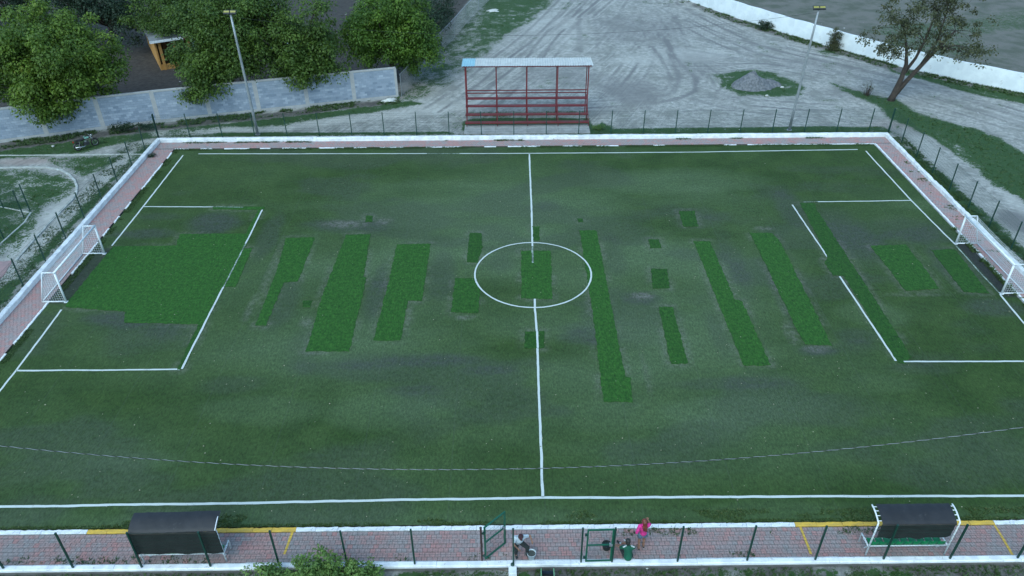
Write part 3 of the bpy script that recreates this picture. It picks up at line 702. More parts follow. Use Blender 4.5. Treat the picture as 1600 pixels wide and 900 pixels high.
xa, xb = -3.38, 6.62
for yb, zb in ((58.62, .42), (59.38, .80), (60.22, 1.20), (60.85, 1.60)):
    for k in range(2):
        MB().box(xa, xb, yb-.17+.18*k, yb-.17+.18*k+.155, zb-.028, zb).build('seat_plank', red_metal, st)
    MB().box(xa, xb, yb-.19, yb-.172, zb-.09, zb-.004).build('seat_edge', red_metal, st)
for zz in (1.80, 2.03): MB().bar((xa, 61.36, zz), (xb, 61.36, zz), .05, .075).build('back_rail', red_metal, st)
MB().bar((xa-.12, ry0, rz1-.045), (xb+.12, ry0, rz1-.045), .05, .09).build('front_purlin', red_metal, st)
MB().bar((xa-.12, ry1, rz0-.045), (xb+.12, ry1, rz0-.045), .05, .07).build('rear_purlin', red_metal, st)
roof_pale = mat('roof_sheet', (.50, .50, .49), (.40, .40, .39), 2, .5, c3=(.36, .37, .37)); roof_blue = mat('roof_sheet_bluish', (.26, .46, .54), (.22, .40, .48), 2, .5)
rx0, rx1 = xa-.17, xb+.2; ns = 10
for i in range(ns):
    a, b = rx0+(rx1-rx0)*i/ns, rx0+(rx1-rx0)*(i+1)/ns+.04; V = []; k = 40; dz = .006 if i % 2 else 0
    for j in range(k+1):
        xx = a+(b-a)*j/k; c_ = .022*math.cos((xx-rx0)*2*math.pi/.2)+dz
        V += [(xx, ry0-.12, rz1+.03+c_), (xx, ry1+.1, rz0+.03+c_)]
    MB().add(V, [(2*j, 2*j+2, 2*j+3, 2*j+1) for j in range(k)]).build('roof_sheet', roof_blue if i == 0 else roof_pale, st)
# ------------------------------------------------------------------ DUGOUTS
seat_green = mat('green_plastic_seat', (.010, .20, .06), (.008, .16, .05), 5, .4)
tarp = mat('black_tarpaulin', (.016, .017, .021), (.010, .011, .014), 1.2, .6, c3=(.028, .029, .032), bmp=.3)
tarp_back = mat('black_mesh_cloth', (.008, .009, .009), (.014, .016, .016), 2, .7, bmp=.25)
seam_brown = mat('faded_hem', (.050, .040, .032), (.035, .030, .026), 3, .8)
def dugout(label, x0, wd, cover_all, tilt=0.0, y0=17.90):
    t_ = thing('dugout', label, 'dugout', (x0, y0, PY), tilt); ZB = 1.90
    arc = [(0.0, ZB)]                                  # (y, z): back bend then arched roof to the pitch
    for i in range(1, 9):
        q = i/8; arc.append((.72*q, ZB+.16*math.sin(q*math.pi*.62)))
    for xx in (0, wd):
        nm = MB().tube([(xx, .06 if cover_all else 0, 0), (xx, .06 if cover_all else 0, ZB)], .030, 8); nm.build('back_post', white_metal, t_, smooth=True)
        MB().tube([(xx, a, b) for a, b in arc], .028, 8).build('roof_rib', white_metal, t_, smooth=True)
        MB().tube([(xx, .64, 0), (xx-.0, .64, .48), (xx, .0, .52)], .032, 8).build('arm_frame', white_metal, t_, smooth=True)
    for xx in (.12, wd-.12):
        MB().tube([(xx, .36, 0), (xx, .14, .45)], .028, 8).build('bench_leg', white_metal, t_)
    for i in (1, 3, 5, 7):
        a, b = arc[i]; MB().tube([(-.02, a, b-.02), (wd+.02, a, b-.02)], .018, 6).build('roof_purlin', white_metal, t_)
    e0, e1 = (-.05, wd+.05) if cover_all else (.13, wd-.13); V = []; nxs = 24
    carc = [(-.05, ZB-.05)]+arc
    for a, b in carc:
        for i in range(nxs+1):
            xx = e0+(e1-e0)*i/nxs
            sag = .018*math.sin(i*1.9+a*9)+(.03*math.sin(i/nxs*math.pi*3)*a if cover_all else 0)
            V.append((xx, a+(0.03*(i/nxs) if cover_all else 0), b+.032+sag*.5))
    Fc = [(j*(nxs+1)+i, j*(nxs+1)+i+1, (j+1)*(nxs+1)+i+1, (j+1)*(nxs+1)+i) for j in range(len(carc)-1) for i in range(nxs)]
    MB().add(V, Fc).build('roof_cover', tarp, t_, smooth=True)
    MB().box(e0, e1, -.066, -.056, ZB-.07, ZB-.01).build('cover_hem', seam_brown, t_)
    V = []; rows = 10
    for j in range(rows+1):
        q = j/rows
        for i in range(nxs+1):
            u = i/nxs; xx = e0+(e1-e0)*u
            bot = (1.06+.02*math.sin(i*1.3)+.12*max(0, u-.86)/.14) if not cover_all else .64+.012*math.sin(i*1.7)
            zz = ZB-(ZB-bot)*q; V.append((xx, -.026+.012*math.sin(zz*19+i*.3)+.03*q*math.sin(i*.8), zz))
    Fc = [(j*(nxs+1)+i, (j+1)*(nxs+1)+i, (j+1)*(nxs+1)+i+1, j*(nxs+1)+i+1) for j in range(rows) for i in range(nxs)]
    MB().add(V, Fc).build('back_cover', tarp_back, t_, smooth=True)
    MB().tube([(0, .06, .50), (wd, .06, .50)], .026, 8).build('bench_rail', white_metal, t_, smooth=True)
    MB().tube([(0, .46, .40), (wd, .46, .40)], .022, 8).build('front_rail', white_metal, t_, smooth=True)
    ns_ = 9; sw_ = (wd-.16)/ns_
    for i in range(ns_):
        a = .08+i*sw_+.02; b = a+sw_-.04; mb = MB(); k = 7; V = []
        for j in range(k):                                # bucket seat profile: lip, pan, back
            q = [(.50, .42), (.47, .455), (.34, .44), (.20, .435), (.12, .47), (.085, .60), (.07, .74)][j]
            for u in (0, .5, 1): V.append((a+(b-a)*u, q[0]-(.015 if u == .5 else 0)*(j > 3), q[1]-(.02 if u == .5 else 0)*(j < 4)))
        for j in range(k): pass
        top = len(V); V += [(p[0], p[1]-.012*(1 if i_ >= 12 else 0), p[2]-.014) for i_, p in enumerate(V)]
        Fc = []
        for j in range(k-1):
            for c_ in (0, 1):
                f = (3*j+c_, 3*j+c_+1, 3*j+4+c_, 3*j+3+c_); Fc.append(f); Fc.append(tuple(reversed([top+v for v in f])))
        rim = [0, 1, 2]+[3*j+2 for j in range(1, k)]+[3*(k-1)+1, 3*(k-1)]+[3*j for j in range(k-2, 0, -1)]
        for p, q in zip(rim, rim[1:]+rim[:1]): Fc.append((p, p+top, q+top, q))
        mb.add(V, Fc).build('seat', seat_green, t_, smooth=True)
    return t_
dugout('dugout on the right with white frame ends showing', 13.40, 2.98, False)
dugout('dugout on the left wholly covered by a black tarpaulin', -13.80, 3.08, True, .012, 17.84)
# ------------------------------------------------------------------ FLOODLIGHT MASTS
lens = mat('floodlight_lens', (.30, .28, .07), (.24, .22, .06), 12, .3)
def mast(label, x0, y0, lean, aim):
    t_ = thing('floodlight_mast', label, 'floodlight', (x0, y0, 0)); H = 9.4
    P = [(lean*H*q, 0, H*q) for q in np.linspace(-.02, 1, 6)]
    MB().tube(P, [.11, .105, .10, .09, .08, .07], 10).build('pole', galv, t_, smooth=True)
    tp = Vector(P[-1]); 
    MB().lathe([(.2, 0), (.2, .03), (.1, .04)], n=12).build('base_plate', galv, t_)
    MB().bar(tp+Vector((-.42, 0, 0)), tp+Vector((.42, 0, 0)), .06).build('cross_arm', dark_metal, t_)
    for sx_ in (-1, 1):
        hd = MB(); hd.bbox(-.23, .23, -.16, .16, -.05, .05, .02)
        o = hd.build('lamp_housing', dark_metal, t_, tp+Vector((sx_*.232, -.05, .14)), (math.radians(40), 0, aim))
        MB().box(-.20, .20, -.06, .09, .052, .060).build('lamp_lens', lens, o)
    MB().bar(tp+Vector((0, 0, -.02)), tp+Vector((0, -.03, .14)), .07).build('bracket', dark_metal, t_)
    mb = MB(); mb.tube([(.1, -.06, 2.2), (.1, -.06, 2.9)], .05, 8); return t_
mast('floodlight mast on the left, before the tall trees', -19.9, 57.45, -.018, -.08)
mast('floodlight mast on the right, near the gravel mound', 22.6, 57.5, .028, .05)
# ------------------------------------------------------------------ CONCRETE BLOCK WALL
WP = [(-44.6, 54.6), (-40.6, 56.05), (-36.6, 57.45), (-32.7, 58.82), (-28.7, 60.08), (-24.8, 61.2), (-21.0, 62.25), (-17.1, 63.28), (-13.25, 64.32), (-9.6, 65.28)]
block_mat = None
m, n, bs = nodes_of('cinder_block'); vec = objco(n); t = attr(n, 'tint').outputs['Fac']
c = mix(n, t, (.16, .20, .26), (.32, .36, .43)); c = mix(n, ramp(n, noise(n, 1.1, 5, .6, vec), .45, .7), c, (.23, .27, .33))
c = mix(n, 1.0, c, mix(n, noise(n, 25, 4, .7, vec), (.8, .8, .8), (1.2, 1.2, 1.2)), 'MULTIPLY')
n.links.new(c, bs.inputs['Base Color']); bs.inputs['Roughness'].default_value = .95; bump(n, bs, noise(n, 30, 4, .7, vec), .4, .01); block_mat = m
mortar = mat('mortar', (.24, .26, .29), (.20, .22, .245), 4, .95); tie = mat('concrete_tie', (.36, .36, .36), (.30, .30, .30), 2, .9, c3=(.24, .24, .24))
bw = thing('block_wall', 'grey concrete block wall below the leafy trees', 'wall', (WP[0][0], WP[0][1], 0))
o0 = Vector(WP[0])
for (ax, ay), (bx_, by_) in zip(WP[:-1], WP[1:]):
    a = Vector((ax, ay)); b = Vector((bx_, by_)); L = (b-a).length; ang = math.atan2(by_-ay, bx_-ax); loc = (ax-o0.x, ay-o0.y, 0); rot = (0, 0, ang); Hh = 2.7
    MB().box(.0, L, -.058, .058, .05, Hh-.12).build('mortar_core', mortar, bw, loc, rot)
    mb = MB(); k = int(round((L-.3)/.4)); bwid = (L-.3)/k
    for r in range(12):
        z0 = .26+r*.19
        if z0+.19 > Hh-.1: break
        xs = [.15+bwid*i for i in range(k+1)] if r % 2 == 0 else [.15]+[.15+bwid*(i+.5) for i in range(k)]+[L-.15]
        for p, q in zip(xs[:-1], xs[1:]):
            jy = random.uniform(-.003, .003)
            mb.box(p+.006, q-.006, -.072+jy, .072+jy, z0+.006, z0+.184, random.choice([.1, .3, .35, .45, .5, .6, 1.0, .8]))
    o = mb.build('block_courses', block_mat, bw, loc, rot); o['kind'] = 'stuff'
    MB().bbox(-.17, .17, -.084, .084, -.1, Hh-.09, .006).build('concrete_column', tie, bw, (loc[0], loc[1], 0), rot)
    MB().box(.16, L-.16, -.078, .078, -.15, .25).build('foundation_beam', tie, bw, loc, rot)
    MB().bbox(0, L, -.088, .088, Hh-.115, Hh+.02, .01).build('coping_beam', tie, bw, loc, rot)
MB().bbox(-.17, .05, -.084, .084, -.1, Hh-.09, .006).build('concrete_column', tie, bw, (WP[-1][0]-o0.x, WP[-1][1]-o0.y, 0), rot)
# ------------------------------------------------------------------ WHITE WALL (right)
WW = [(8, 124), (15.5, 110), (22.3, 96.5), (26.1, 89.2), (30.5, 82.3), (33.4, 78.3), (37.4, 72.9), (41.6, 68.5), (45.6, 65.1), (52, 60.4), (60, 55.4)]
whitewash = mat('whitewash', (.72, .76, .78), (.62, .66, .69), .8, .85, c3=(.52, .54, .55), bmp=.15)
ww = thing('boundary_wall', 'long whitewashed boundary wall bordering the far field', 'wall', (0, 0, 0))
for (ax, ay), (bx_, by_) in zip(WW[:-1], WW[1:]):
    L = math.hypot(bx_-ax, by_-ay); mb = MB(); k = max(4, int(L/.8)); V = []
    for i in range(k+1):
        xx = L*i/k; zt = 1.70+.02*math.sin(i*1.7+ax)+random.uniform(-.012, .012)
        V += [(xx, -.09, -.25), (xx, -.09+random.uniform(-.008, .008), zt), (xx, .09, zt), (xx, .09, -.25)]
    Fc = [(4*i+q+1, 4*i+q, 4*i+4+q, 4*i+5+q) for i in range(k) for q in range(3)]
    mb.add(V, [tuple(reversed(f)) for f in Fc]+[(0, 1, 2, 3), tuple(reversed([4*k+q for q in range(4)]))])
    mb.build('wall_panel', whitewash, ww, (ax, ay, 0), (0, 0, math.atan2(by_-ay, bx_-ax)))
# ------------------------------------------------------------------ CHAIN LINK FENCE going back from the block wall
cl = thing('chain_link_fence', 'old chain link fence on galvanised posts running away past the trees', 'fence', (-9.3, 65.5, 0))
CP = [(-9.3, 65.5), (-8.5, 69.3), (-7.6, 73.2), (-6.6, 77.6), (-5.5, 82.4), (-4.5, 87.4), (-3.2, 93), (-1.6, 99), (.2, 105)]
for i, p in enumerate(CP):
    MB().tube([(0, 0, -.1), (random.uniform(-.05, .05), 0, 2.05)], .03, 8).build('post', galv, cl, (p[0]+9.3, p[1]-65.5, 0))
    if i+1 < len(CP):
        b = CP[i+1]; L = math.hypot(b[0]-p[0], b[1]-p[1]); rot = (0, 0, math.atan2(b[1]-p[1], b[0]-p[0])); loc = (p[0]+9.3, p[1]-65.5, 0)
        MB().tube([(0, 0, 1.98), (L, 0, 1.98)], .028, 8).build('top_rail', galv, cl, loc, rot)
        mb = MB(); xx = -2.0
        while xx < L:
            for s in (0, 1):
                a0, a1 = max(0, -xx), min(2.0, L-xx)
                if a1-a0 > .05:
                    A = (xx+a0, 0, a0) if s == 0 else (xx+a0, 0, 1.96-a0*.98); B = (xx+a1, 0, a1*.98) if s == 0 else (xx+a1, 0, 1.96-a1*.98)
                    mb.bar(A, B, .006)
            xx += .12
        mb.build('chain_mesh', galv, cl, loc, rot)
# ------------------------------------------------------------------ LEFT SIDE COURT
cf = thing('court_fence', 'green mesh fence corner of the small court at the left edge', 'fence', (-31.85, 45.2, 0))
for pts in ([(0, 0), (-2.05, .5), (-4.6, 1.1), (-7.2, 1.7)], [(.03, -.85), (.1, -3.5), (.16, -6.1), (.2, -8.7)]):
    for i, p in enumerate(pts):
        link('post', PM, None, cf, (p[0], p[1], 0))
        if i+1 < len(pts):
            b = pts[i+1]; L = math.hypot(b[0]-p[0], b[1]-p[1]); key = round(L, 1)
            if key not in PANELS: PANELS[key] = wire_panel(key); PANELS[key].materials.append(wire_green)
            e = link('mesh_panel', PANELS[key], None, cf, (p[0], p[1], .05), (0, 0, math.atan2(b[1]-p[1], b[0]-p[0]))); e.scale = (L/key, 1, 1)
curb_m = mat('court_edging', (.46, .48, .46), (.30, .31, .29), 2.5, .85, c3=(.16, .17, .13))
ce = thing('court_edging', 'curved white edging of the small court at the left', 'edging', (0, 0, 0))
def edging(P, wd=.16, h=.05, parent=ce, mm=curb_m):
    Q = []
    for (ax, ay), (bx_, by_) in zip(P[:-1], P[1:]):
        L = math.hypot(bx_-ax, by_-ay); k = max(1, int(round(L/.9)))
        for i in range(k):
            a = (ax+(bx_-ax)*i/k, ay+(by_-ay)*i/k); l = L/k
            mb = MB().bbox(0.004, l+.01, -wd/2, wd/2, -.2, h+random.uniform(-.012, .012), .012)
            mb.build('edging_stone', mm, parent, (a[0], a[1], 0), (0, 0, math.atan2(by_-ay, bx_-ax)+random.uniform(-.02, .02)))
edging(pxl([(-60, 263), (0, 263), (40, 261.5), (75, 262), (95, 266), (108, 273), (116, 281), (120, 291), (119, 302), (113, 312), (80, 345), (50, 378), (25, 407)]))
edging(pxl([(-60, 243.5), (0, 243), (110, 242), (222, 241)]), .11, .03)
edging(pxl([(-60, 312), (0, 323), (45, 332)]), .1, .03)
edging(pxl([(48, 332), (40, 345), (10, 372), (-20, 400)]), .1, .02)
rp = slab('side_path', rough_outline(pxl([(-70, 410), (16, 408), (17, 413), (5, 432), (-70, 505)]), .4, .05), -.1, .02, mat('red_path', (.30, .20, .20), (.24, .18, .18), 2, .9, c3=(.18, .16, .16)), None)
meta(rp, 'reddish paved path at the left edge beside the court', 'path', kind='structure')
# ------------------------------------------------------------------ BUILDING behind the trees
bd = thing('painted_building', 'low orange building with a white and blue front half hidden by trees', 'building', (-33.2, 72.8, 0), math.radians(28))
orange = mat('orange_wall', (.46, .24, .06), (.38, .20, .06), 1.5, .85, c3=(.25, .15, .07)); mural = mat('blue_white_mural', (.50, .60, .66), (.14, .28, .42), 1.1, .8, lo=.5, hi=.56)
grey_roof = mat('grey_roof', (.20, .21, .22), (.15, .155, .16), 1.0, .8); redtrim = mat('red_trim', (.17, .035, .03), (.13, .03, .03), 2, .7); darkopen = mat('dark_opening', (.03, .025, .02), (.02, .018, .016), 2, .8)
MB().box(0, .14, -.0, 9, -.1, 2.75).build('side_wall', orange, bd)
MB().box(.14, 3.4, 0.02, .16, -.1, .5).build('porch_wall', orange, bd)
for i in range(3): MB().bbox(.3+i*1.3, .55+i*1.3, -.04, .2, -.1, 2.72, .01).build('pillar', orange, bd)
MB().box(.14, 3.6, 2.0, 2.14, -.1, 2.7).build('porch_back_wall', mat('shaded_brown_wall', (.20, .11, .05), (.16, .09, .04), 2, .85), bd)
MB().box(3.4, 13, 0, .15, -.1, 2.75).build('front_wall', mural, bd)
MB().box(12.85, 13, .15, 9, -.1, 2.75).build('end_wall', orange, bd)
rf = MB().box(-.35, 13.4, -.45, 9.3, 2.76, 2.9).build('roof', grey_roof, bd); MB().box(2.6, 13.45, -.52, -.455, 2.70, 2.94).build('fascia', redtrim, rf); MB().box(-.4, 2.58, -.52, -.455, 2.72, 2.92).build('fascia', white_paint, rf)
for i in range(3):
    wv = MB().box(5+i*2.4, 6.1+i*2.4, -.02, -.003, 1.0, 2.1).build('window', darkopen, bd); MB().box(4.95+i*2.4, 6.15+i*2.4, -.06, -.004, .93, .99).build('sill', concrete, wv)
# ------------------------------------------------------------------ TREES
def leaves(centres, radii, per, size, seed, droop=.35, flat=.75, tintc=None):
    """leaf quads in clumps; returns mesh data"""
    r = np.random.default_rng(seed); Cn = np.repeat(np.asarray(centres), per, 0); Rr = np.repeat(np.asarray(radii), per); N = len(Cn)
    d = r.normal(size=(N, 3)); d /= np.linalg.norm(d, axis=1)[:, None]; rad = Rr*r.random(N)**.5
    P = Cn+d*rad[:, None]*np.array([1, 1, flat]); P[:, 2] -= droop*(rad/np.maximum(Rr, .01))**2*Rr*.8
    nrm = d*.7+r.normal(size=(N, 3))*.55+np.array([0, 0, .75]); nrm /= np.linalg.norm(nrm, axis=1)[:, None]
    ax = d+r.normal(size=(N, 3))*.6+np.array([0, 0, -.55]); ax -= nrm*np.sum(ax*nrm, 1)[:, None]; ax /= np.linalg.norm(ax, axis=1)[:, None]+1e-9
    sd_ = np.cross(nrm, ax); s = size*(.6+.8*r.random(N)); l = s[:, None]; w_ = (s*(.24+.14*r.random(N)))[:, None]
    V = np.stack([P, P+ax*l*.5+sd_*w_, P+ax*l*1.05-nrm*l*.12, P+ax*l*.5-sd_*w_], 1).reshape(-1, 3)
    F = np.arange(4*N).reshape(N, 4)
    tc = np.repeat(r.random(len(centres))*.6 if tintc is None else tintc, per); t = np.clip(tc+r.random(N)*.42, 0, 1)
    return V, F, t
def tree(name, label, base, fork, lobes, nclump, per, lsize, lm, seed, cr=(.55, 1.05), trunk_r=.26, surf=.45, group=None, stems=None, droop=.35, cat='tree'):
    r = np.random.default_rng(seed); t_ = thing(name, label, cat, (base[0], base[1], 0), 0, group)
    vol = np.array([l[3]*l[4]*l[5] for l in lobes])**.6; pick = r.choice(len(lobes), nclump, p=vol/vol.sum()); cs = []
    for k in pick:
        l = lobes[k]; d = r.normal(size=3); d /= np.linalg.norm(d); q = r.random()**surf
        q *= 1+.38*(vn(np.array([d[0]*2.6+seed]), np.array([d[2]*2.6+d[1]]), seed)[0]-.5)*2
        cs.append((l[0]-base[0]+d[0]*l[3]*q, l[1]-base[1]+d[1]*l[4]*q, max(.8, l[2]+d[2]*l[5]*q)))
    cs = np.array(cs); rad = cr[0]+(cr[1]-cr[0])*r.random(nclump)
    V, F, t = leaves(cs, rad, per, lsize, seed+1, droop)
    cm = mesh_np('crown', V, F, t); link('crown', cm, lm, t_)
    mb = MB(); fx_, fy_, fz = fork[0]-base[0], fork[1]-base[1], fork[2]
    if stems is None:
        mb.tube([(0, 0, -.2), (fx_*.3+.08, fy_*.3, fz*.4), (fx_*.7-.05, fy_*.7, fz*.75), (fx_, fy_, fz)], [trunk_r*1.25, trunk_r, trunk_r*.85, trunk_r*.75], 8)
        starts = [(Vector((fx_, fy_, fz)), trunk_r*.55)]
    else:
        starts = []
        for S in stems:
            P = [Vector(p)-Vector((base[0], base[1], 0)) for p in S[0]]; mb.tube(P, S[1], 8)
            for p, q in zip(P[1:], S[1][1:]): starts.append((p, q*.6))
    mb.build('trunk', bark, t_, smooth=True)
    mb = MB(); nb = min(nclump, 70)
    for k in r.choice(nclump, nb, replace=False):
        e = Vector(cs[k]); s, sr = min(starts, key=lambda a: (a[0]-e).length+r.random()*1.5)
        mid = s.lerp(e, .5)+Vector(r.normal(size=3)*.25)+Vector((0, 0, .25)); sr = sr*(.35+.5*r.random())
        mb.tube([s, s.lerp(mid, .6)+Vector(r.normal(size=3)*.1), mid, mid.lerp(e, .6)+Vector(r.normal(size=3)*.1), e], [sr, sr*.75, sr*.55, sr*.35, sr*.15], 5)
    o = mb.build('limbs', bark, t_, smooth=True); o['kind'] = 'stuff'
    return t_
LG = leafmat('leaf_green', (.034, .076, .008), (.140, .215, .018), (.22, .22, .03))
LD = leafmat('leaf_deep', (.024, .056, .008), (.105, .170, .018), (.15, .19, .03))
LY = leafmat('leaf_bright', (.030, .074, .008), (.115, .20, .016), (.18, .21, .03))
LK = leafmat('leaf_dark', (.012, .028, .014), (.026, .056, .024), (.045, .07, .03))
LO = leafmat('leaf_olive', (.035, .042, .018), (.085, .095, .036), (.13, .10, .04))
LB = leafmat('leaf_bush', (.055, .115, .022), (.16, .255, .055), (.22, .26, .06))
tree('leafy_tree', 'big round leafy tree overhanging the left end of the block wall', (-36.4, 60.8), (-36.2, 60.4, 2.6),
     [(-35.6, 60.2, 6.2, 4.6, 4.0, 3.6), (-38.5, 60.0, 5.0, 3.4, 3.4, 3.0), (-33.6, 59.8, 4.6, 2.6, 2.6, 2.3), (-36.2, 58.2, 3.6, 2.4, 2.2, 2.0), (-35.6, 57.0, 2.4, .9, .9, 1.0)], 470, 170, .20, LG, 11)
tree('leafy_tree', 'tall leafy tree overhanging the block wall behind the left floodlight mast', (-24.6, 64.2), (-24.4, 64.0, 2.6),
     [(-23.6, 63.8, 6.8, 3.2, 3.0, 3.4), (-24.6, 62.6, 4.2, 2.6, 1.9, 2.0), (-22.2, 63.4, 5.4, 2.8, 2.6, 2.8), (-25.0, 61.0, 2.9, 1.7, 1.4, 1.4), (-27.6, 66.0, 3.6, 1.7, 1.2, 1.1)], 340, 150, .19, LD, 23)
tree('leafy_tree', 'leafy tree over the middle of the block wall, right of the left mast', (-18.2, 65.8), (-18.1, 65.5, 2.4),
     [(-18.0, 65.2, 5.6, 3.7, 3.2, 2.9), (-15.6, 64.6, 4.2, 1.9, 1.9, 1.9), (-17.6, 63.6, 3.2, 2.6, 1.4, 1.4), (-20.5, 65.5, 7.6, 2.2, 2.2, 2.0)], 300, 150, .19, LD, 31)
tree('leafy_tree', 'bright green tree behind the free end of the block wall', (-10.6, 69.6), (-10.4, 69.4, 2.2),
     [(-10.0, 69.0, 5.6, 4.2, 3.4, 3.4), (-8.0, 68.8, 3.8, 2.3, 2.2, 2.6), (-12.4, 69.0, 4.4, 2.4, 2.2, 2.4)], 340, 150, .19, LY, 37)
tree('leafy_tree', 'dark tree shading the yard left of the orange building', (-40.5, 80.0), (-40.4, 79.8, 2.2),
     [(-39.8, 79.5, 4.6, 3.6, 3.2, 2.8), (-37.6, 78.3, 3.6, 2.2, 2.0, 1.9), (-43, 80, 5.4, 3, 3, 3)], 230, 70, .20, LK, 41)
tree('leafy_tree', 'dark tree behind the big round tree in the top left corner', (-52.0, 83.0), (-52, 83, 2.4),
     [(-52, 83, 6, 5, 4.5, 4.2), (-47, 84, 6, 4, 3.6, 4.2), (-57, 80, 5, 4, 4, 4)], 300, 70, .22, LK, 43)
tree('leafy_tree', 'thin foliaged tree above the orange building roof', (-31.5, 83.5), (-31.4, 82.3, 3.2),
     [(-31.6, 77.6, 5.2, 4.4, 3.4, 1.6), (-27.0, 77.4, 5.0, 3.2, 3.0, 2.0), (-34.6, 77.0, 3.9, 2.2, 2.4, .8), (-33.4, 75.2, 3.7, 1.6, 1.8, .5), (-31.2, 74.6, 4.0, 2.0, 1.6, .7), (-33, 82, 6, 4, 3, 2)], 360, 100, .18, LD, 47)
tree('leafy_tree', 'dark bushy tree beside the chain link fence at the top', (-8.6, 80.5), (-8.5, 80.2, 1.4),
     [(-8.4, 80.0, 2.6, 2.3, 3.2, 2.0), (-7.0, 86.0, 2.4, 1.8, 3.4, 1.9), (-7.6, 76.2, 1.6, 1.2, 1.8, 1.2)], 190, 60, .17, LK, 53)
tree('sparse_tree', 'sparse two stemmed tree on the right before the white wall', (33.3, 63.7), (34, 63.7, 3),
     [(33.0, 63.6, 6.6, 3.4, 3.0, 2.6), (37.0, 63.4, 6.0, 3.2, 3.0, 2.7), (35.0, 64.0, 8.6, 3.4, 3.0, 2.2), (38.6, 62.8, 4.6, 1.6, 1.6, 1.2), (32.0, 63.2, 4.6, 1.6, 1.6, .9)], 200, 44, .18, LO, 61, cr=(.3, .65), surf=.55,
     stems=[([(33.3, 63.7, -.2), (33.45, 63.7, .5), (33.7, 63.7, 2.0), (33.7, 63.6, 3.2), (33.4, 63.6, 4.3), (32.8, 63.5, 5.8)], [.34, .27, .20, .16, .11, .06]),
            ([(33.4, 63.7, .3), (34.2, 63.7, 1.7), (35.2, 63.6, 3.4), (36.0, 63.6, 4.6), (36.9, 63.5, 6.0)], [.25, .19, .17, .13, .07]),
            ([(33.7, 63.7, 2.2), (34.5, 63.9, 3.6), (34.9, 64.0, 5.0), (35.2, 64.1, 7.4)], [.15, .12, .10, .05]), ([(34.9, 63.65, 2.9), (35.6, 63.4, 5.2), (35.6, 63.3, 7.4)], [.12, .09, .05])])
def bush(name, label, base, lobes, ncl, per, ls, lm, seed, cr=(.12, .25), cat='bush'):
    return tree(name, label, base, (base[0], base[1], .3), lobes, ncl, per, ls, lm, seed, cr, .03, .5, None, None, .2, cat)
def tree_low(*a, **k): pass
def shrub(label, base, z0, lobes, ncl, per, ls, lm, seed, cr=(.12, .26), stemr=.014):
    r = np.random.default_rng(seed); t_ = thing('bush', label, 'bush', (base[0], base[1], z0)); cs = []
    vol = np.array([l[3]*l[4]*l[5] for l in lobes])
    for k in r.choice(len(lobes), ncl, p=vol/vol.sum()):
        l = lobes[k]; d = r.normal(size=3); d /= np.linalg.norm(d); q = r.random()**.5
        cs.append((l[0]+d[0]*l[3]*q, l[1]+d[1]*l[4]*q, max(.08, l[2]+d[2]*l[5]*q)))
    cs = np.array(cs); V, F, t = leaves(cs, cr[0]+(cr[1]-cr[0])*r.random(ncl), per, ls, seed+1, .2)
    link('crown', mesh_np('crown', V, F, t), lm, t_)
    mb = MB()
    for c_ in cs[::2]:
        e = Vector(c_); s = Vector((c_[0]*.25, c_[1]*.25, -.1)); mid = s.lerp(e, .5)+Vector(r.normal(size=3)*.06); mb.tube([s, mid, e], [stemr, stemr*.7, stemr*.3], 5)
    o = mb.build('stems', bark, t_); o['kind'] = 'stuff'; return t_
shrub('leafy green bush at the bottom edge pressing against the near fence', (-7.2, 17.0), -.18,
      [(.2, .1, 1.05, 1.0, .55, .6), (-1.6, -.0, .65, 1.0, .45, .5), (1.6, .05, .8, .95, .45, .5), (-.7, -.2, .4, 1.7, .5, .4), (.9, -.2, .4, 1.6, .5, .4)], 340, 34, .10, LB, 71, (.10, .22))
shrub('dry tuft-like bush against the white boundary wall', (33.0, 77.4), -.02, [(0, 0, 1.3, .7, .5, 1.0), (.1, -.1, .5, 1.0, .6, .5)], 120, 30, .10, LO, 73, (.14, .28), .02)
shrub('low dark bush at the white wall, behind the right mast', (28.2, 84.6), -.02, [(0, 0, .5, 1.1, .6, .5)], 70, 28, .10, LK, 75, (.14, .25))
shrub('bare twiggy shrub just left of the two stemmed tree', (31.7, 64.9), -.02, [(0, 0, .8, .8, .6, .6)], 70, 5, .06, LO, 77, (.10, .22), .016)
shrub('dark weedy bush at the foot of the block wall behind the motorcycle', (-31.0, 58.3), -.02, [(0, 0, .4, 1.1, .45, .45), (1.6, .4, .3, .9, .4, .35)], 80, 26, .09, LK, 79, (.12, .24))
shrub('small weed clump growing from the left walkway corner', (px(237, 245)[0], px(237, 245)[1]), -.01, [(0, 0, .15, .35, .3, .15)], 26, 18, .06, LK, 81, (.06, .12), .006)
shrub('green weeds beside the right corner of the red stand slab', (7.3, 57.9), -.02, [(0, 0, .25, .55, .5, .25)], 50, 22, .07, LB, 83, (.08, .18), .008)
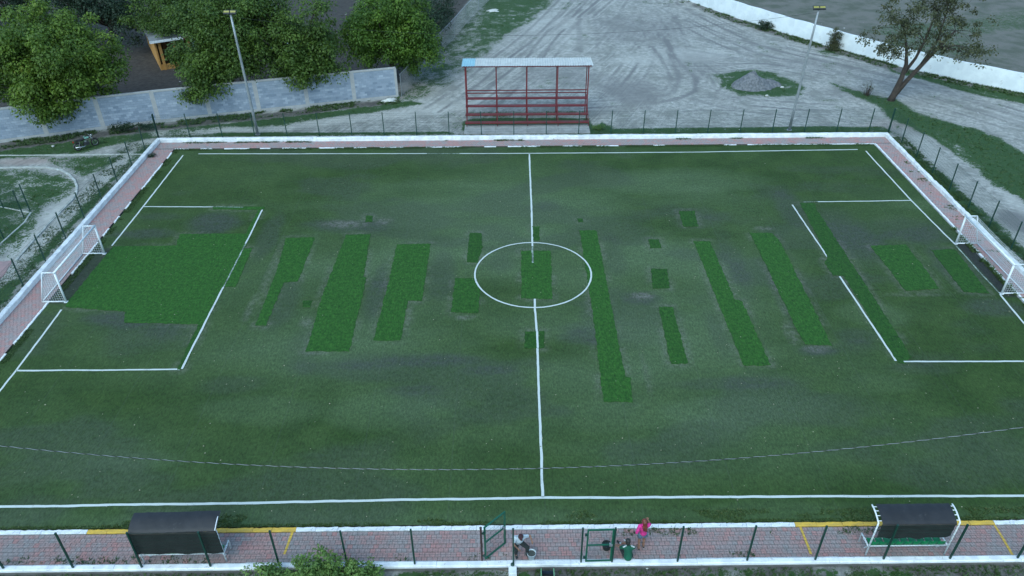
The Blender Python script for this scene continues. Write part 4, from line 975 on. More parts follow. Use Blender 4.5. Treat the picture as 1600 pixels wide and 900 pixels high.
# ------------------------------------------------------------------ GRASS TUFTS (uncountable)
def tufts(name, label, x, y, z, h, tint, m, spread=1.3, blades=6):
    N = len(x); r = RNG; xx = np.repeat(x, blades); yy = np.repeat(y, blades); zz = np.repeat(z, blades); hh = np.repeat(h, blades)*(.5+.7*r.random(N*blades)); n = N*blades
    a = r.random(n)*2*math.pi; off = hh*.5*r.random(n); bx_ = xx+np.cos(a)*off; by_ = yy+np.sin(a)*off
    ln = hh*spread*(.3+r.random(n)); b = a+r.normal(size=n)*.5; wd = hh*.13+.006; c_, s_ = np.cos(b+1.57)*wd, np.sin(b+1.57)*wd
    V = np.stack([np.stack([bx_-c_, by_-s_, zz-.02], 1), np.stack([bx_+c_, by_+s_, zz-.02], 1),
                  np.stack([bx_+np.cos(b)*ln*.5+c_*.7, by_+np.sin(b)*ln*.5+s_*.7, zz+hh*.65], 1), np.stack([bx_+np.cos(b)*ln, by_+np.sin(b)*ln, zz+hh], 1)], 1).reshape(-1, 3)
    F = np.arange(4*n).reshape(n, 4); t = np.clip(np.repeat(tint, blades)+r.normal(size=n)*.13, 0, 1)
    o = link(name, mesh_np(name, V, F, t), m); meta(o, label, 'grass', kind='stuff'); return o
GT = leafmat('grass_blade', (.030, .070, .014), (.085, .135, .032), (.16, .16, .07))
# grass on the open ground, sampled from the same mask as the ground colour
N = 150000
x = RNG.uniform(-46, 52, N); y = RNG.uniform(30, 100, N); keep = RNG.random(N) < (.25+.75*np.exp(-(y-40)/40)); x, y = x[keep], y[keep]
g, soil, dk, pale, fld, red = ground_masks(x, y)
out = (x < NP_X0-.35) | (x > NP_X1+.35) | (y > 56.5)
k = out & (RNG.random(len(x)) < ss(.35, .85, g)*.9*(1-fld)); x, y, g = x[k], y[k], g[k]
inc = ~((x > -3.6) & (x < 6.8) & (y > 56.9) & (y < 58.95)); x, y, g = x[inc], y[inc], g[inc]
tufts('grass', 'short green grass on the dusty ground around the pitch', x, y, np.full(len(x), -.03), .05+.09*RNG.random(len(x))*g, .15+.5*fbm(x*.4, y*.4, 77), GT)
# weedy verge along kerbs and plinths
def along(n, x0, x1, y0, y1, dens=.5, s=0, f=(.5, 1.5)):
    x = RNG.uniform(x0, x1, n); y = RNG.uniform(y0, y1, n); k = fbm(x*f[0], y*f[1], s) > dens; return x[k], y[k]
Z = []
def zone(n, x0, x1, y0, y1, dens, h, z, s, tint=(.2, .5), f=(.5, 1.5)):
    a, b = along(n, x0, x1, y0, y1, dens, s, f); Z.append((a, b, np.full(len(a), z), h[0]+(h[1]-h[0])*RNG.random(len(a)), tint[0]+(tint[1]-tint[0])*RNG.random(len(a))))
zone(9000, -25, 28, 19.46, 20.1, .54, (.025, .06), .0, 1, (.5, .95), (.35, 1.2))
zone(5000, -25, 28, 19.44, 19.62, .40, (.02, .05), .0, 2, (.4, .9))
zone(11000, -24, 26, 15.5, 17.5, .46, (.04, .10), -.18, 3, (.1, .5))
zone(6000, -29.6, -27.55, 25, 56, .40, (.03, .075), -.02, 4, (.1, .4))
zone(5000, 30.05, 31.2, 25, 56, .45, (.04, .11), -.02, 5, (.2, .6))
zone(5000, -25.55, -25.15, 22, 54.8, .42, (.02, .06), .0, 6, (.15, .45))
zone(5000, -25.5, 28, 54.45, 54.85, .40, (.02, .06), .0, 7, (.1, .4))
zone(4000, -27, 30, 56.45, 57.2, .42, (.03, .08), -.02, 8, (.1, .5))
zone(2500, -26, 29, 55.85, 56.08, .60, (.03, .10), -.01, 9, (.1, .4))
zone(2600, 29.0, 29.8, 25, 52, .64, (.03, .07), -.01, 10, (.3, .7))
zone(900, -24, 27, 17.86, 18.15, .60, (.03, .09), -.01, 11, (.1, .5), (.8, 1))
zone(900, 4, 27, 18.9, 19.24, .58, (.03, .08), -.01, 12, (.1, .5), (.6, 1))
zone(900, 28.1, 28.45, 28, 42, .45, (.04, .12), .0, 13, (.4, .8))
Zc = [np.concatenate(q) for q in zip(*Z)]
tufts('weeds', 'weeds and grass along the kerbs, walls and fences', Zc[0], Zc[1], Zc[2], Zc[3], Zc[4], GT)
# weeds on the rough strip below the block wall
A = []
for (ax, ay), (bx_, by_) in zip(WP[:-1], WP[1:]):
    n_ = 420; q = RNG.random(n_); o_ = RNG.random(n_)**1.3*1.3+.12; d = Vector((bx_-ax, by_-ay)).normalized()
    A.append((ax+(bx_-ax)*q+d.y*o_, ay+(by_-ay)*q-d.x*o_))
x = np.concatenate([a[0] for a in A]); y = np.concatenate([a[1] for a in A]); kk = fbm(x*.8, y*.8, 91) > .42; x, y = x[kk], y[kk]
tufts('weeds', 'dark rank weeds on the strip below the block wall', x, y, np.full(len(x), -.03), .05+.13*RNG.random(len(x)), .1+.5*RNG.random(len(x)), GT, 1.2, 7)
A = []
for (ax, ay), (bx_, by_) in zip(WW[2:-2], WW[3:-1]):
    n_ = 330; q = RNG.random(n_); o_ = RNG.random(n_)**1.6*1.4+.12; d = Vector((bx_-ax, by_-ay)).normalized(); A.append((ax+(bx_-ax)*q+d.y*o_, ay+(by_-ay)*q-d.x*o_))
x = np.concatenate([a[0] for a in A]); y = np.concatenate([a[1] for a in A]); kk = fbm(x*.6, y*.6, 95) > .44; x, y = x[kk], y[kk]
tufts('weeds', 'weeds growing along the foot of the white boundary wall', x, y, np.full(len(x), -.03), .05+.16*RNG.random(len(x)), .1+.5*RNG.random(len(x)), GT, 1.2, 7)
# ------------------------------------------------------------------ GRAVEL MOUND
gm = mat('grey_gravel', (.16, .165, .175), (.085, .09, .10), 5, .95, bmp=.9, c3=(.24, .24, .24))
gxm, gym = np.meshgrid(np.linspace(-2.9, 2.9, 53), np.linspace(-2.1, 2.1, 39)); fx_, fy_ = gxm.ravel(), gym.ravel()
r1 = np.hypot((fx_+.5)/1.9, fy_/1.5); r2 = np.hypot((fx_-1.0)/1.5, (fy_-.4)/1.1)
hz = 1.35*np.clip(1-r1, 0, 1)**.9; hz = np.maximum(hz, .55*np.clip(1-r2, 0, 1)); hz = hz*(1+.3*(fbm(fx_*2, fy_*2, 5)-.5))*1.05+(fbm(fx_*3.2, fy_*3.2, 6)-.5)*.42*(hz > .02)-.06
idm = np.arange(len(fx_)).reshape(39, 53); Fm = np.stack([idm[:-1, :-1].ravel(), idm[:-1, 1:].ravel(), idm[1:, 1:].ravel(), idm[1:, :-1].ravel()], 1)
mo = link('gravel_mound', mesh_np('gravel_mound', np.stack([fx_, fy_, hz], 1), Fm), gm, None, (px(1190, 143)[0], px(1190, 143)[1]+1.4, 0), smooth=True)
meta(mo, 'grey gravel mound on the grassy island beyond the fence', 'mound')
stone_m = mat('pale_stone', (.50, .50, .48), (.38, .38, .36), 4, .9, bmp=.4)
def stone_mesh(seed, s):
    r = random.Random(seed); bm = bmesh.new(); bmesh.ops.create_icosphere(bm, subdivisions=2, radius=1)
    for v in bm.verts:
        k = 1+.35*(vn(np.array([v.co.x*1.7+seed]), np.array([v.co.y*1.7+v.co.z]), seed)[0]-.5); v.co = Vector((v.co.x*s*k, v.co.y*s*k*.8, v.co.z*s*.55*k))
    me = bpy.data.meshes.new('stone'); bm.to_mesh(me); bm.free(); me.materials.append(stone_m); return me
for i, (u, v, s, lab) in enumerate([(1150, 129, .16, 'pale stone on the left side of the grassy island'), (1222, 137, .18, 'pale stone on the right side of the grassy island'), (1198, 150, .15, 'pale stone at the front edge of the grassy island'),
        (668, 885, .075, 'white stone outside the near fence, left of the open gate'), (717, 882, .05, 'small white stone beside the dark reddish gate post'),
        (1011, 888, .06, 'white stone outside the fence below the person in pink'), (1144, 883, .085, 'round white stone outside the fence, left of the right dugout'),
        (83, 229, .12, 'pale stone on the grass below the left end of the block wall'), (236, 243, .12, 'white stone in the weed clump on the left walkway'), (358, 892, .06, 'white pebble outside the fence right of the left dugout')]):
    zz = -.19 if v > 878 else 0.0
    p = px(u, v, zz); o = link('stone', stone_mesh(i+3, s), None, None, (p[0], p[1], zz+s*.25), smooth=True); meta(o, lab, 'stone')
cloth_m = mat('pale_rag', (.55, .55, .52), (.45, .45, .43), 4, .9)
def rag(label, u, v, sx_, sy_, name='rag', cat='rag', h=.22):
    p = px(u, v); V = []; k = 9
    for j in range(k):
        for i in range(k):
            a, b = i/(k-1)-.5, j/(k-1)-.5; e = max(0, 1-(abs(a)*1.7)**2-(abs(b)*1.7)**2)
            V.append((a*sx_*(1+.3*math.sin(b*9)), b*sy_*(1+.3*math.sin(a*7)), -.02+h*e*(.6+.5*math.sin(a*14+b*9)**2)))
    o = MB().add(V, [(j*k+i, j*k+i+1, (j+1)*k+i+1, (j+1)*k+i) for j in range(k-1) for i in range(k-1)]).build(name, cloth_m, None, (p[0], p[1], 0), (0, 0, .4), True); meta(o, label, cat)
rag('white sheet of rubbish lying on the grass at the top', 770, 17, 1.3, 1.0); rag('white rubbish heap at the free end of the block wall', 608, 158, 1.3, .6, 'rubbish_heap', 'rubbish', .3)
# tiny litter
N = 420; xs, ys = RNG.uniform(-25, 28, N), RNG.uniform(19.6, 54, N)*1.0; ys = 19.6+(ys-19.6)*RNG.random(N)**.6
N2 = 260; x2, y2 = RNG.uniform(-34, 40, N2), RNG.uniform(57.5, 92, N2); kk = (y2 > 66) | (x2 > -8) ; x2, y2 = x2[kk], y2[kk]
def specks(name, label, x, y, z, s, m):
    n = len(x); a = RNG.random(n)*6.28; V = []
    for k in range(4): V.append(np.stack([x+np.cos(a+k*1.57)*s*(.6+.6*RNG.random(n)), y+np.sin(a+k*1.57)*s*(.6+.6*RNG.random(n)), z+.01+RNG.random(n)*s*.5], 1))
    top = np.stack([x, y, z+.015+s*.5], 1); V = np.stack(V+[top], 1).reshape(-1, 3); b = np.arange(n)*5
    F = np.concatenate([np.stack([b+k, b+(k+1) % 4, b+4], 1) for k in range(4)]); o = link(name, mesh_np(name, V, F, np.repeat(RNG.random(n), 4)), m); meta(o, label, 'litter', kind='stuff')
specks('leaf_litter', 'pale fallen leaves scattered over the turf', xs, ys, np.full(N, .0), .018+.022*RNG.random(N), mat('dry_leaf', (.30, .29, .20), (.20, .20, .12), 9, .9))
specks('pebbles', 'scattered pale pebbles and rubbish on the dusty ground', x2, y2, np.full(len(x2), .0), .03+.07*RNG.random(len(x2))**2, stone_m)
# ------------------------------------------------------------------ CABLES
def strand(ph, r, rad, m, name, parent):
    P = []
    for i in range(1500):
        xx = -26+52*i/1499; xc = xx+1.0; zz = 5.97+.0058*xc*xc if abs(xc) < 40 else 0; a = xx*2*math.pi/.46+ph; P.append((xx, 17.0+rad*math.cos(a), zz+rad*math.sin(a)))
    return MB().tube(P, r, 5).build(name, m, parent)
cb = thing('overhead_cable', 'twisted overhead cable sagging across the near part of the pitch', 'cable', (0, 0, 0))
strand(0, .008, .008, mat('pale_insulation', (.22, .24, .25), None, 3, .5), 'pale_strand', cb); strand(math.pi, .009, .008, mat('black_insulation', (.012, .013, .014), None, 3, .5), 'dark_strand', cb)
a0, a1 = Vector((-20.05, 57.45, 9.2)), Vector((22.85, 57.5, 9.2)); P = []
for i in range(41): q = i/40; p = a0.lerp(a1, q); p.z -= 4*1.5*q*(1-q); P.append(p)
o = MB().tube(P, .009, 5).build('mast_cable', MATS['black_insulation']); meta(o, 'thin cable hanging between the two floodlight masts', 'cable')
P = [Vector((*px(u, v, -.16), -.165)) for u, v in [(735, 885), (760, 887), (790, 892), (802, 893), (825, 891), (850, 887)]]
o = MB().tube(P, .018, 6).build('hose', mat('brown_hose', (.10, .075, .06), None, 3, .7)); meta(o, 'thin brown hose on the ground outside the open gate', 'hose')
# ------------------------------------------------------------------ BIN
bn = thing('litter_bin', 'green framed dark blue litter bin at the bottom edge', 'bin', (px(855.5, 893, .55)[0], px(855.5, 893, .55)[1]-.12, -.18))
pale_green = mat('pale_green_metal', (.16, .30, .17), (.12, .24, .13), 4, .5); blue_d = mat('dark_blue_plastic', (.020, .035, .060), (.015, .026, .045), 4, .5)
for sx_ in (-1, 1):
    for sy_ in (-1, 1): MB().bar((sx_*.23, sy_*.2, 0), (sx_*.23, sy_*.2, .78), .04).build('leg', pale_green, bn)
    MB().bar((sx_*.23, -.2, .76), (sx_*.23, .2, .76), .035).build('top_rail', pale_green, bn)
mb = MB(); mb.add([(-.21, -.18, .12), (.21, -.18, .12), (.21, .18, .12), (-.21, .18, .12), (-.21, -.18, .7), (.21, -.18, .7), (.21, .18, .7), (-.21, .18, .7)],
                  [(0, 1, 2, 3), (0, 1, 5, 4), (1, 2, 6, 5), (2, 3, 7, 6), (3, 0, 4, 7)]); mb.build('basket', blue_d, bn)
for i, (a, b) in enumerate([(-.1, -.04), (.0, .04), (.08, -.08), (-.02, -.1)]):
    o = link('rubbish', stone_mesh(60+i, .05), None, bn, (a, b, .5)); 
MB().box(-.2, .2, -.17, .17, .13, .48).build('bag', mat('bin_bag', (.012, .014, .018), (.03, .032, .036), 8, .35), bn)
# ------------------------------------------------------------------ BUCKETS
def bucket(label, x0, y0, z0, r, h, m, fill=None):
    t_ = thing('bucket', label, 'bucket', (x0, y0, z0))
    MB().lathe([(0, 0), (r*.8, 0), (r, h), (r+.012, h), (r+.012, h-.02), (r-.008, h-.02), (r*.82, .02), (0, .02)], n=24).build('pail', m, t_, smooth=True)
    MB().tube([(r*math.cos(a), .0+r*.25*math.sin(a)-.02, h+.02-abs(math.sin(a))*.1) for a in np.linspace(0, math.pi, 13)], .004, 5).build('handle', galv, t_)
    if fill: MB().lathe([(0, h*.8), (r*.93, h*.78)], n=20).build('contents', fill, t_)
    return t_
bx0, by0 = px(830.5, 864, .34)
bucket('white bucket of grey mix beside the crouching person', bx0, by0, .085, .165, .27, mat('white_plastic', (.60, .66, .70), (.52, .58, .62), 3, .4), mat('wet_cement', (.07, .075, .065), (.05, .055, .05), 20, .7))
bx1, by1 = px(948, 851, .2); bucket('black bucket seen behind the closed gate leaf', bx1, by1, PY, .17, .26, black_rubber, mat('dark_water', (.01, .011, .012), None, 3, .3))
# ------------------------------------------------------------------ PEOPLE
def capsule_mesh(caps, voxel):
    """caps: (p, q, rp, rq) tapered capsules fused to one continuous surface"""
    bm = bmesh.new()
    for p, q, rp, rq in caps:
        p, q = Vector(p), Vector(q); d = q-p; L = max(d.length, 1e-4); k = max(2, int(L/.03))
        for i in range(k+1):
            t = i/k; c_ = p.lerp(q, t); r_ = rp+(rq-rp)*t
            bmesh.ops.create_icosphere(bm, subdivisions=2, radius=r_, matrix=Matrix.Translation(c_))
    me = bpy.data.meshes.new('tmp'); bm.to_mesh(me); bm.free()
    o = bpy.data.objects.new('tmp', me); C.objects.link(o)
    md = o.modifiers.new('r', 'REMESH'); md.mode = 'VOXEL'; md.voxel_size = voxel
    sm = o.modifiers.new('s', 'SMOOTH'); sm.iterations = 3; sm.factor = .4
    dg = bpy.context.evaluated_depsgraph_get(); out = bpy.data.meshes.new_from_object(o.evaluated_get(dg))
    bpy.data.objects.remove(o); bpy.data.meshes.remove(me); return out
def chain(P, R): return [(P[i], P[i+1], R[i], R[i+1]) for i in range(len(P)-1)]
def hand(wr, d, side):
    """palm and five curled fingers from wrist wr along d"""
    d = Vector(d).normalized(); up = Vector((0, 0, 1)) if abs(d.z) < .8 else Vector((0, 1, 0)); s = d.cross(up).normalized()*side; nrm = s.cross(d)
    wr = Vector(wr); out = [(wr, wr+d*.05, .022, .024)]
    for i, l in enumerate((.062, .072, .068, .052)):
        o = wr+d*.06+s*(-.027+.018*i); a = o+d*l*.5-nrm*.008; b = a+d*l*.4-nrm*.026
        out += [(wr+d*.02+s*(-.018+.012*i), o, .016, .011), (o, a, .0095, .009), (a, b, .009, .008)]
    o = wr+d*.015-s*.024; out += chain([o, o+d*.028-s*.026, o+d*.055-s*.030-nrm*.01], [.013, .011, .009]); return out
skin_m = mat('skin_tone', (.30, .155, .10), (.26, .135, .088), 8, .6)
def face(parent, hc, fwd, r=.095):
    hc, fwd = Vector(hc), Vector(fwd).normalized(); s = fwd.cross(Vector((0, 0, 1))).normalized(); up = s.cross(fwd)
    for k in (-1, 1): MB().lathe([(0, -.011), (.011, 0), (0, .011)], hc+fwd*r*.93+s*k*.032, 8).build('eye', black_rubber, parent)
    MB().bar(hc+fwd*r*.92-s*.024-up*.045, hc+fwd*r*.92+s*.024-up*.045, .012, .008).build('mouth', mat('lip', (.22, .07, .06), None, 5, .5), parent)
def head(hc, fwd, neck):
    hc, f = Vector(hc), Vector(fwd).normalized(); s = f.cross(Vector((0, 0, 1))).normalized()
    return [(hc+Vector((0, 0, .035)), hc-Vector((0, 0, .02)), .092, .085), (hc-Vector((0, 0, .02)), hc-Vector((0, 0, .075))+f*.03, .08, .048), (neck, hc-Vector((0, 0, .03)), .052, .052),
            (hc+f*.085, hc+f*.105-Vector((0, 0, .02)), .012, .014)]+[(hc+s*k*.09, hc+s*k*.095-Vector((0, 0, .025)), .016, .012) for k in (-1, 1)]
def person(label, origin, rz, J, garments, hair, hair_m, fwd, extra=None):
    t_ = thing('person', label, 'person', origin, rz)
    body = []
    body += chain([J['pelvis'], J['waist'], J['chest'], J['neck']], [.125, .11, .125, .05])
    body += [(Vector(J['chest'])+(Vector(J['shl'])-Vector(J['chest']))*.2, J['shl'], .10, .062), (Vector(J['chest'])+(Vector(J['shr'])-Vector(J['chest']))*.2, J['shr'], .10, .062)]
    for s, k in (('l', -1), ('r', 1)):
        body += chain([J['hip'+s], J['kn'+s], J['an'+s]], [.085, .056, .036])+[(J['pelvis'], J['hip'+s], .11, .09), (J['an'+s], J['toe'+s], .036, .03)]
        body += chain([J['sh'+s], J['el'+s], J['wr'+s]], [.048, .038, .026]); w_, e_ = Vector(J['wr'+s]), Vector(J['el'+s]); body += hand(w_, w_-e_, k)
    body += head(J['head'], fwd, J['neck'])
    link('body', capsule_mesh(body, .009), skin_m, t_, smooth=True)
    face(t_, J['head'], fwd)
    for nm, caps, m in garments: link(nm, capsule_mesh(caps, .014), m, t_, smooth=True)
    link('hair' if hair_m.name != 'maroon_cap' else 'cap', capsule_mesh(hair, .012), hair_m, t_, smooth=True)
    return t_
def V3(*a): return Vector(a)
# woman in pink, back to the camera
J = dict(pelvis=(0, 0, .88), waist=(0, 0, 1.03), chest=(0, .01, 1.24), neck=(0, .02, 1.40), head=(.0, .04, 1.52), shl=(-.165, 0, 1.34), shr=(.165, 0, 1.34), ell=(-.29, -.10, 1.12), wrl=(-.22, .06, .98),
         elr=(.26, .12, 1.22), wrr=(.19, .20, 1.40), hipl=(-.085, 0, .86), hipr=(.085, 0, .86), knl=(-.10, .04, .46), knr=(.10, .08, .46), anl=(-.10, -.04, .08), anr=(.10, .03, .08), toel=(-.11, .11, .035), toer=(.11, .18, .035))
pink = mat('pink_cloth', (.62, .030, .25), (.52, .022, .20), 6, .8); denim = mat('denim', (.12, .17, .24), (.09, .13, .19), 9, .85); shoe = mat('dark_shoe', (.02, .02, .022), None, 6, .6)
gar = [('blouse', chain([(0, 0, .93), J['waist'], J['chest'], (0, .015, 1.35)], [.15, .135, .15, .085])+[(J['chest'], J['shl'], .12, .078), (J['chest'], J['shr'], .12, .078)]+chain([J['shl'], J['ell'], Vector(J['ell']).lerp(Vector(J['wrl']), .35)], [.074, .062, .055])+chain([J['shr'], J['elr']], [.074, .062]), pink),
       ('shorts', [(J['pelvis'], (0, 0, .95), .145, .135)]+[(J['hip'+s], Vector(J['hip'+s]).lerp(Vector(J['kn'+s]), .42), .115, .095) for s in 'lr'], denim),
       ('sandals', [(Vector(J['an'+s])-V3(0, .03, .045), Vector(J['toe'+s])-V3(0, -.03, .012), .036, .034) for s in 'lr'], shoe)]
red_hair = mat('auburn_hair', (.15, .030, .018), (.09, .020, .014), 12, .5)
hair = [((0, .02, 1.585), (0, .0, 1.52), .10, .10), ((0, -.03, 1.54), (.02, -.11, 1.30), .095, .07), ((.03, -.10, 1.38), (.05, -.15, 1.20), .07, .045), ((-.04, -.09, 1.38), (-.03, -.13, 1.22), .06, .04)]
wx, wy = px(1001.5, 856); person('person in a pink top and denim shorts standing by the kerb', (wx, wy, PY), .12, J, gar, hair, red_hair, (0, 1, 0))
# person in green sitting on the near plinth, back to the camera
J = dict(pelvis=(0, 0, .13), waist=(0, .03, .28), chest=(-.01, .08, .48), neck=(-.02, .13, .64), head=(-.03, .18, .77), shl=(-.19, .08, .57), shr=(.17, .07, .57), ell=(-.30, .20, .38), wrl=(-.44, .34, .33), elr=(.25, .20, .36), wrr=(.12, .38, .30),
         hipl=(-.09, .05, .11), hipr=(.10, .06, .11), knl=(-.26, .40, .22), knr=(.02, .46, .30), anl=(-.50, .60, .02), anr=(-.22, .66, .02), toel=(-.60, .68, .03), toer=(-.30, .76, .03))
greenc = mat('green_cloth', (.010, .10, .055), (.008, .08, .045), 6, .8); pale_c = mat('pale_cloth', (.55, .58, .60), (.48, .5, .52), 6, .8); darkc = mat('dark_cloth', (.018, .019, .022), (.012, .013, .015), 6, .85)
gar = [('shirt', chain([(0, 0, .10), J['waist'], J['chest'], (-.02, .11, .58)], [.165, .16, .165, .09])+[(J['chest'], J['shl'], .13, .08), (J['chest'], J['shr'], .13, .08)]+[(J['sh'+s], Vector(J['sh'+s]).lerp(Vector(J['el'+s]), .7), .075, .065) for s in 'lr'], greenc),
       ('shoulder_stripe', [(V3(-.20, .04, .635), V3(-.10, .07, .665), .035, .03)], pale_c), ('shoulder_stripe', [(V3(.19, .03, .635), V3(.09, .07, .665), .035, .03)], pale_c),
       ('shorts', [(J['pelvis'], (0, .02, .2), .155, .15)]+[(J['hip'+s], Vector(J['hip'+s]).lerp(Vector(J['kn'+s]), .75), .11, .08) for s in 'lr'], darkc),
       ('socks', [(Vector(J['an'+s]).lerp(Vector(J['kn'+s]), .25), J['an'+s], .048, .045) for s in 'lr'], pale_c),
       ('shoes', [(Vector(J['an'+s])-V3(-.02, .02, .0), Vector(J['toe'+s]), .05, .042) for s in 'lr'], shoe),
       ('cap_visor', [(V3(-.14, .20, .80), V3(-.17, .24, .79), .03, .02)], pale_c)]
dk_hair = mat('dark_hair', (.022, .018, .016), (.015, .012, .011), 12, .5)
hair = [((-.03, .17, .82), (-.03, .15, .77), .105, .10), ((-.03, .14, .77), (-.025, .12, .71), .095, .07)]
gx0, gy0 = px(981, 873, .09); person('person in a green shirt sitting on the low wall', (gx0, gy0+.03, .075), 0, J, gar, hair, dk_hair, (-.5, .85, 0))
# person in a white shirt and maroon cap stooping with one knee raised
o_ = V3(.26, 18.03, 0)
Jw = dict(pelvis=(.28, 18.17, .72), waist=(.30, 18.13, .86), chest=(.33, 18.05, 1.02), neck=(.35, 17.98, 1.15), head=(.37, 17.94, 1.25), shl=(.16, 18.06, 1.09), shr=(.50, 18.08, 1.11), ell=(.11, 17.93, .84), wrl=(.27, 17.86, .68), elr=(.72, 18.16, 1.06), wrr=(.78, 18.02, .92),
          hipl=(.20, 18.16, .70), hipr=(.36, 18.15, .70), knl=(.20, 18.00, .40), knr=(.62, 18.00, .58), anl=(.19, 18.08, .09), anr=(.60, 17.99, .19), toel=(.22, 17.93, .045), toer=(.69, 17.88, .13))
J = {k: tuple(Vector(v)-o_) for k, v in Jw.items()}
white_c = mat('white_shirt', (.50, .56, .62), (.44, .50, .56), 6, .8); maroon = mat('maroon_cap', (.055, .014, .020), (.04, .012, .016), 8, .8)
gar = [('shirt', chain([tuple(Vector(J['pelvis'])+V3(0, 0, .03)), J['waist'], J['chest'], tuple(Vector(J['neck'])-V3(0, 0, .04))], [.15, .15, .16, .085])+[(J['chest'], J['shl'], .125, .08), (J['chest'], J['shr'], .125, .08)]+[(J['sh'+s], Vector(J['sh'+s]).lerp(Vector(J['el'+s]), .55), .075, .066) for s in 'lr'], white_c),
       ('trousers', [(J['pelvis'], tuple(Vector(J['pelvis'])+V3(0, 0, .05)), .145, .135)]+sum([chain([J['hip'+s], J['kn'+s], J['an'+s]], [.115, .085, .06]) for s in 'lr'], []), darkc),
       ('shoes', [(Vector(J['an'+s])-V3(0, 0, .035), J['toe'+s], .05, .045) for s in 'lr'], shoe)]
hc = Vector(J['head']); hair = [(hc+V3(0, 0, .065), hc+V3(0, .01, .03), .098, .104), (hc+V3(.02, -.09, .045), hc+V3(.03, -.15, .03), .05, .035)]
person('person in a white shirt and maroon cap stooping beside the bucket', tuple(o_+V3(0, 0, PY)), 0, J, gar, hair, maroon, (.2, -1, -.35))
# ------------------------------------------------------------------ MOTORCYCLE
ra, fa = Vector(px(124, 235)), Vector(px(150, 227)); dv = fa-ra
mc = thing('motorcycle', 'black motorcycle with pale green side panels parked by the block wall', 'motorcycle', (ra.x, ra.y, -.02), math.atan2(dv.y, dv.x)); WB = max(1.25, min(1.35, dv.length)); wr = .30
chrome = mat('chrome', (.45, .46, .48), None, 6, .25, .9); tank_g = mat('pale_green_paint', (.22, .42, .34), (.18, .36, .30), 5, .35); blk = mat('black_paint', (.014, .014, .016), None, 6, .35)
def ring(R_, r_, y=0, n=28, k=8):
    mb = MB(); V = []
    for i in range(n):
        a = 2*math.pi*i/n
        for j in range(k): b = 2*math.pi*j/k; V.append(((R_+r_*math.cos(b))*math.cos(a), y+r_*math.sin(b)*1.1, (R_+r_*math.cos(b))*math.sin(a)))
    return mb.add(V, [(i*k+j, i*k+(j+1) % k, ((i+1) % n)*k+(j+1) % k, ((i+1) % n)*k+j) for i in range(n) for j in range(k)])
for nm, xx in (('rear_wheel', 0), ('front_wheel', WB)):
    hub = MB().tube([(0, -.06, 0), (0, .06, 0)], .05, 10).build(nm, dark_metal, mc, (xx, 0, wr))
    ring(wr-.045, .045).build('tyre', black_rubber, hub, smooth=True); ring(wr-.095, .014).build('rim', chrome, hub, smooth=True)
    sp = MB()
    for i in range(14): a = 2*math.pi*i/14; sp.bar((.03*math.cos(a), .02*(-1)**i, .03*math.sin(a)), ((wr-.09)*math.cos(a), 0, (wr-.09)*math.sin(a)), .005)
    o = sp.build('spokes', chrome, hub); o['kind'] = 'stuff'
MB().tube([(WB-.32, 0, .88), (WB-.42, 0, .62), (.72, 0, .30), (.42, 0, .30), (.30, 0, .55), (.50, 0, .70), (WB-.34, 0, .80)], .028, 8).build('frame', blk, mc, smooth=True)
MB().bbox(.45, .85, -.13, .13, .28, .55, .04).build('engine', dark_metal, mc); MB().tube([(.62, 0, .45), (.66, 0, .62)], .08, 10).build('cylinder', galv, mc)
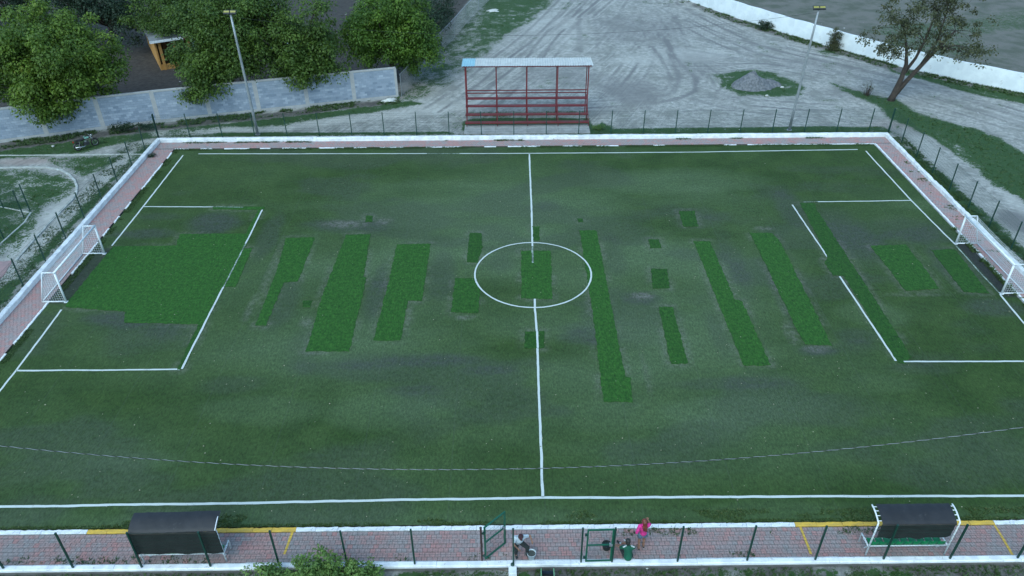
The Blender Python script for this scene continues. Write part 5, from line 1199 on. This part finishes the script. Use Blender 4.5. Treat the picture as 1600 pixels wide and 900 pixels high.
for s in (-1, 1):
    MB().tube([(WB, s*.09, wr), (WB-.26, s*.08, .98)], .024, 8).build('fork_leg', chrome, mc, smooth=True); MB().tube([(0, s*.10, wr), (.34, s*.11, .34)], .025, 8).build('swing_arm', blk, mc)
    MB().tube([(.08, s*.13, .38), (.16, s*.14, .74)], .03, 8).build('shock_absorber', chrome, mc); MB().tube([(WB-.30, s*.36, 1.02), (WB-.36, s*.44, 1.0)], .02, 8).build('grip', black_rubber, mc)
    MB().tube([(WB-.28, s*.28, 1.02), (WB-.26, s*.32, 1.2)], .008, 5).build('mirror_stem', blk, mc); MB().bbox(WB-.30, WB-.27, s*.32-.05, s*.32+.05, 1.18, 1.25, .008).build('mirror', blk, mc)
MB().tube([(WB-.36, -.40, 1.0), (WB-.27, -.2, 1.03), (WB-.26, 0, .98), (WB-.27, .2, 1.03), (WB-.36, .40, 1.0)], .016, 8).build('handlebar', chrome, mc, smooth=True)
MB().lathe([(.0, -.07), (.09, -.05), (.10, .03), (.07, .06), (0, .065)], (0, 0, 0), 14).build('headlight', chrome, mc, (WB-.12, 0, .90), (0, math.radians(80), 0), True)
link('fuel_tank', capsule_mesh([((.62, 0, .80), (.92, 0, .86), .10, .14)], .02), blk, mc, smooth=True)
MB().bbox(.60, .92, -.13, -.10, .80, .92, .01).build('side_panel', tank_g, mc); MB().bbox(.60, .92, .10, .13, .80, .92, .01).build('side_panel', tank_g, mc)
link('seat', capsule_mesh([((-.08, 0, .80), (.28, 0, .76), .085, .10), ((.28, 0, .76), (.56, 0, .79), .10, .08)], .02), black_rubber, mc, smooth=True)
def fender(cx, a0, a1, R_, nm):
    V = []; k = 12
    for i in range(k+1):
        a = a0+(a1-a0)*i/k
        for y_, dr in ((-.07, -.02), (-.04, .01), (.04, .01), (.07, -.02)): V.append((cx+(R_+dr)*math.cos(a), y_, wr+(R_+dr)*math.sin(a)))
    MB().add(V, [(4*i+q, 4*i+q+1, 4*i+5+q, 4*i+4+q) for i in range(k) for q in range(3)]).build(nm, blk, mc, smooth=True)
fender(0, math.radians(40), math.radians(165), wr+.05, 'rear_fender'); fender(WB, math.radians(30), math.radians(140), wr+.05, 'front_fender')
MB().tube([(.62, -.14, .34), (.35, -.17, .26), (-.25, -.19, .36)], [.025, .04, .05], 10).build('exhaust', chrome, mc, smooth=True)
MB().bbox(-.27, -.19, -.07, .07, .70, .80, .01).build('tail_light', mat('tail_red', (.25, .015, .012), None, 5, .3), mc)
MB().tube([(.5, .12, .3), (.45, .32, 0.01)], .014, 6).build('side_stand', blk, mc)
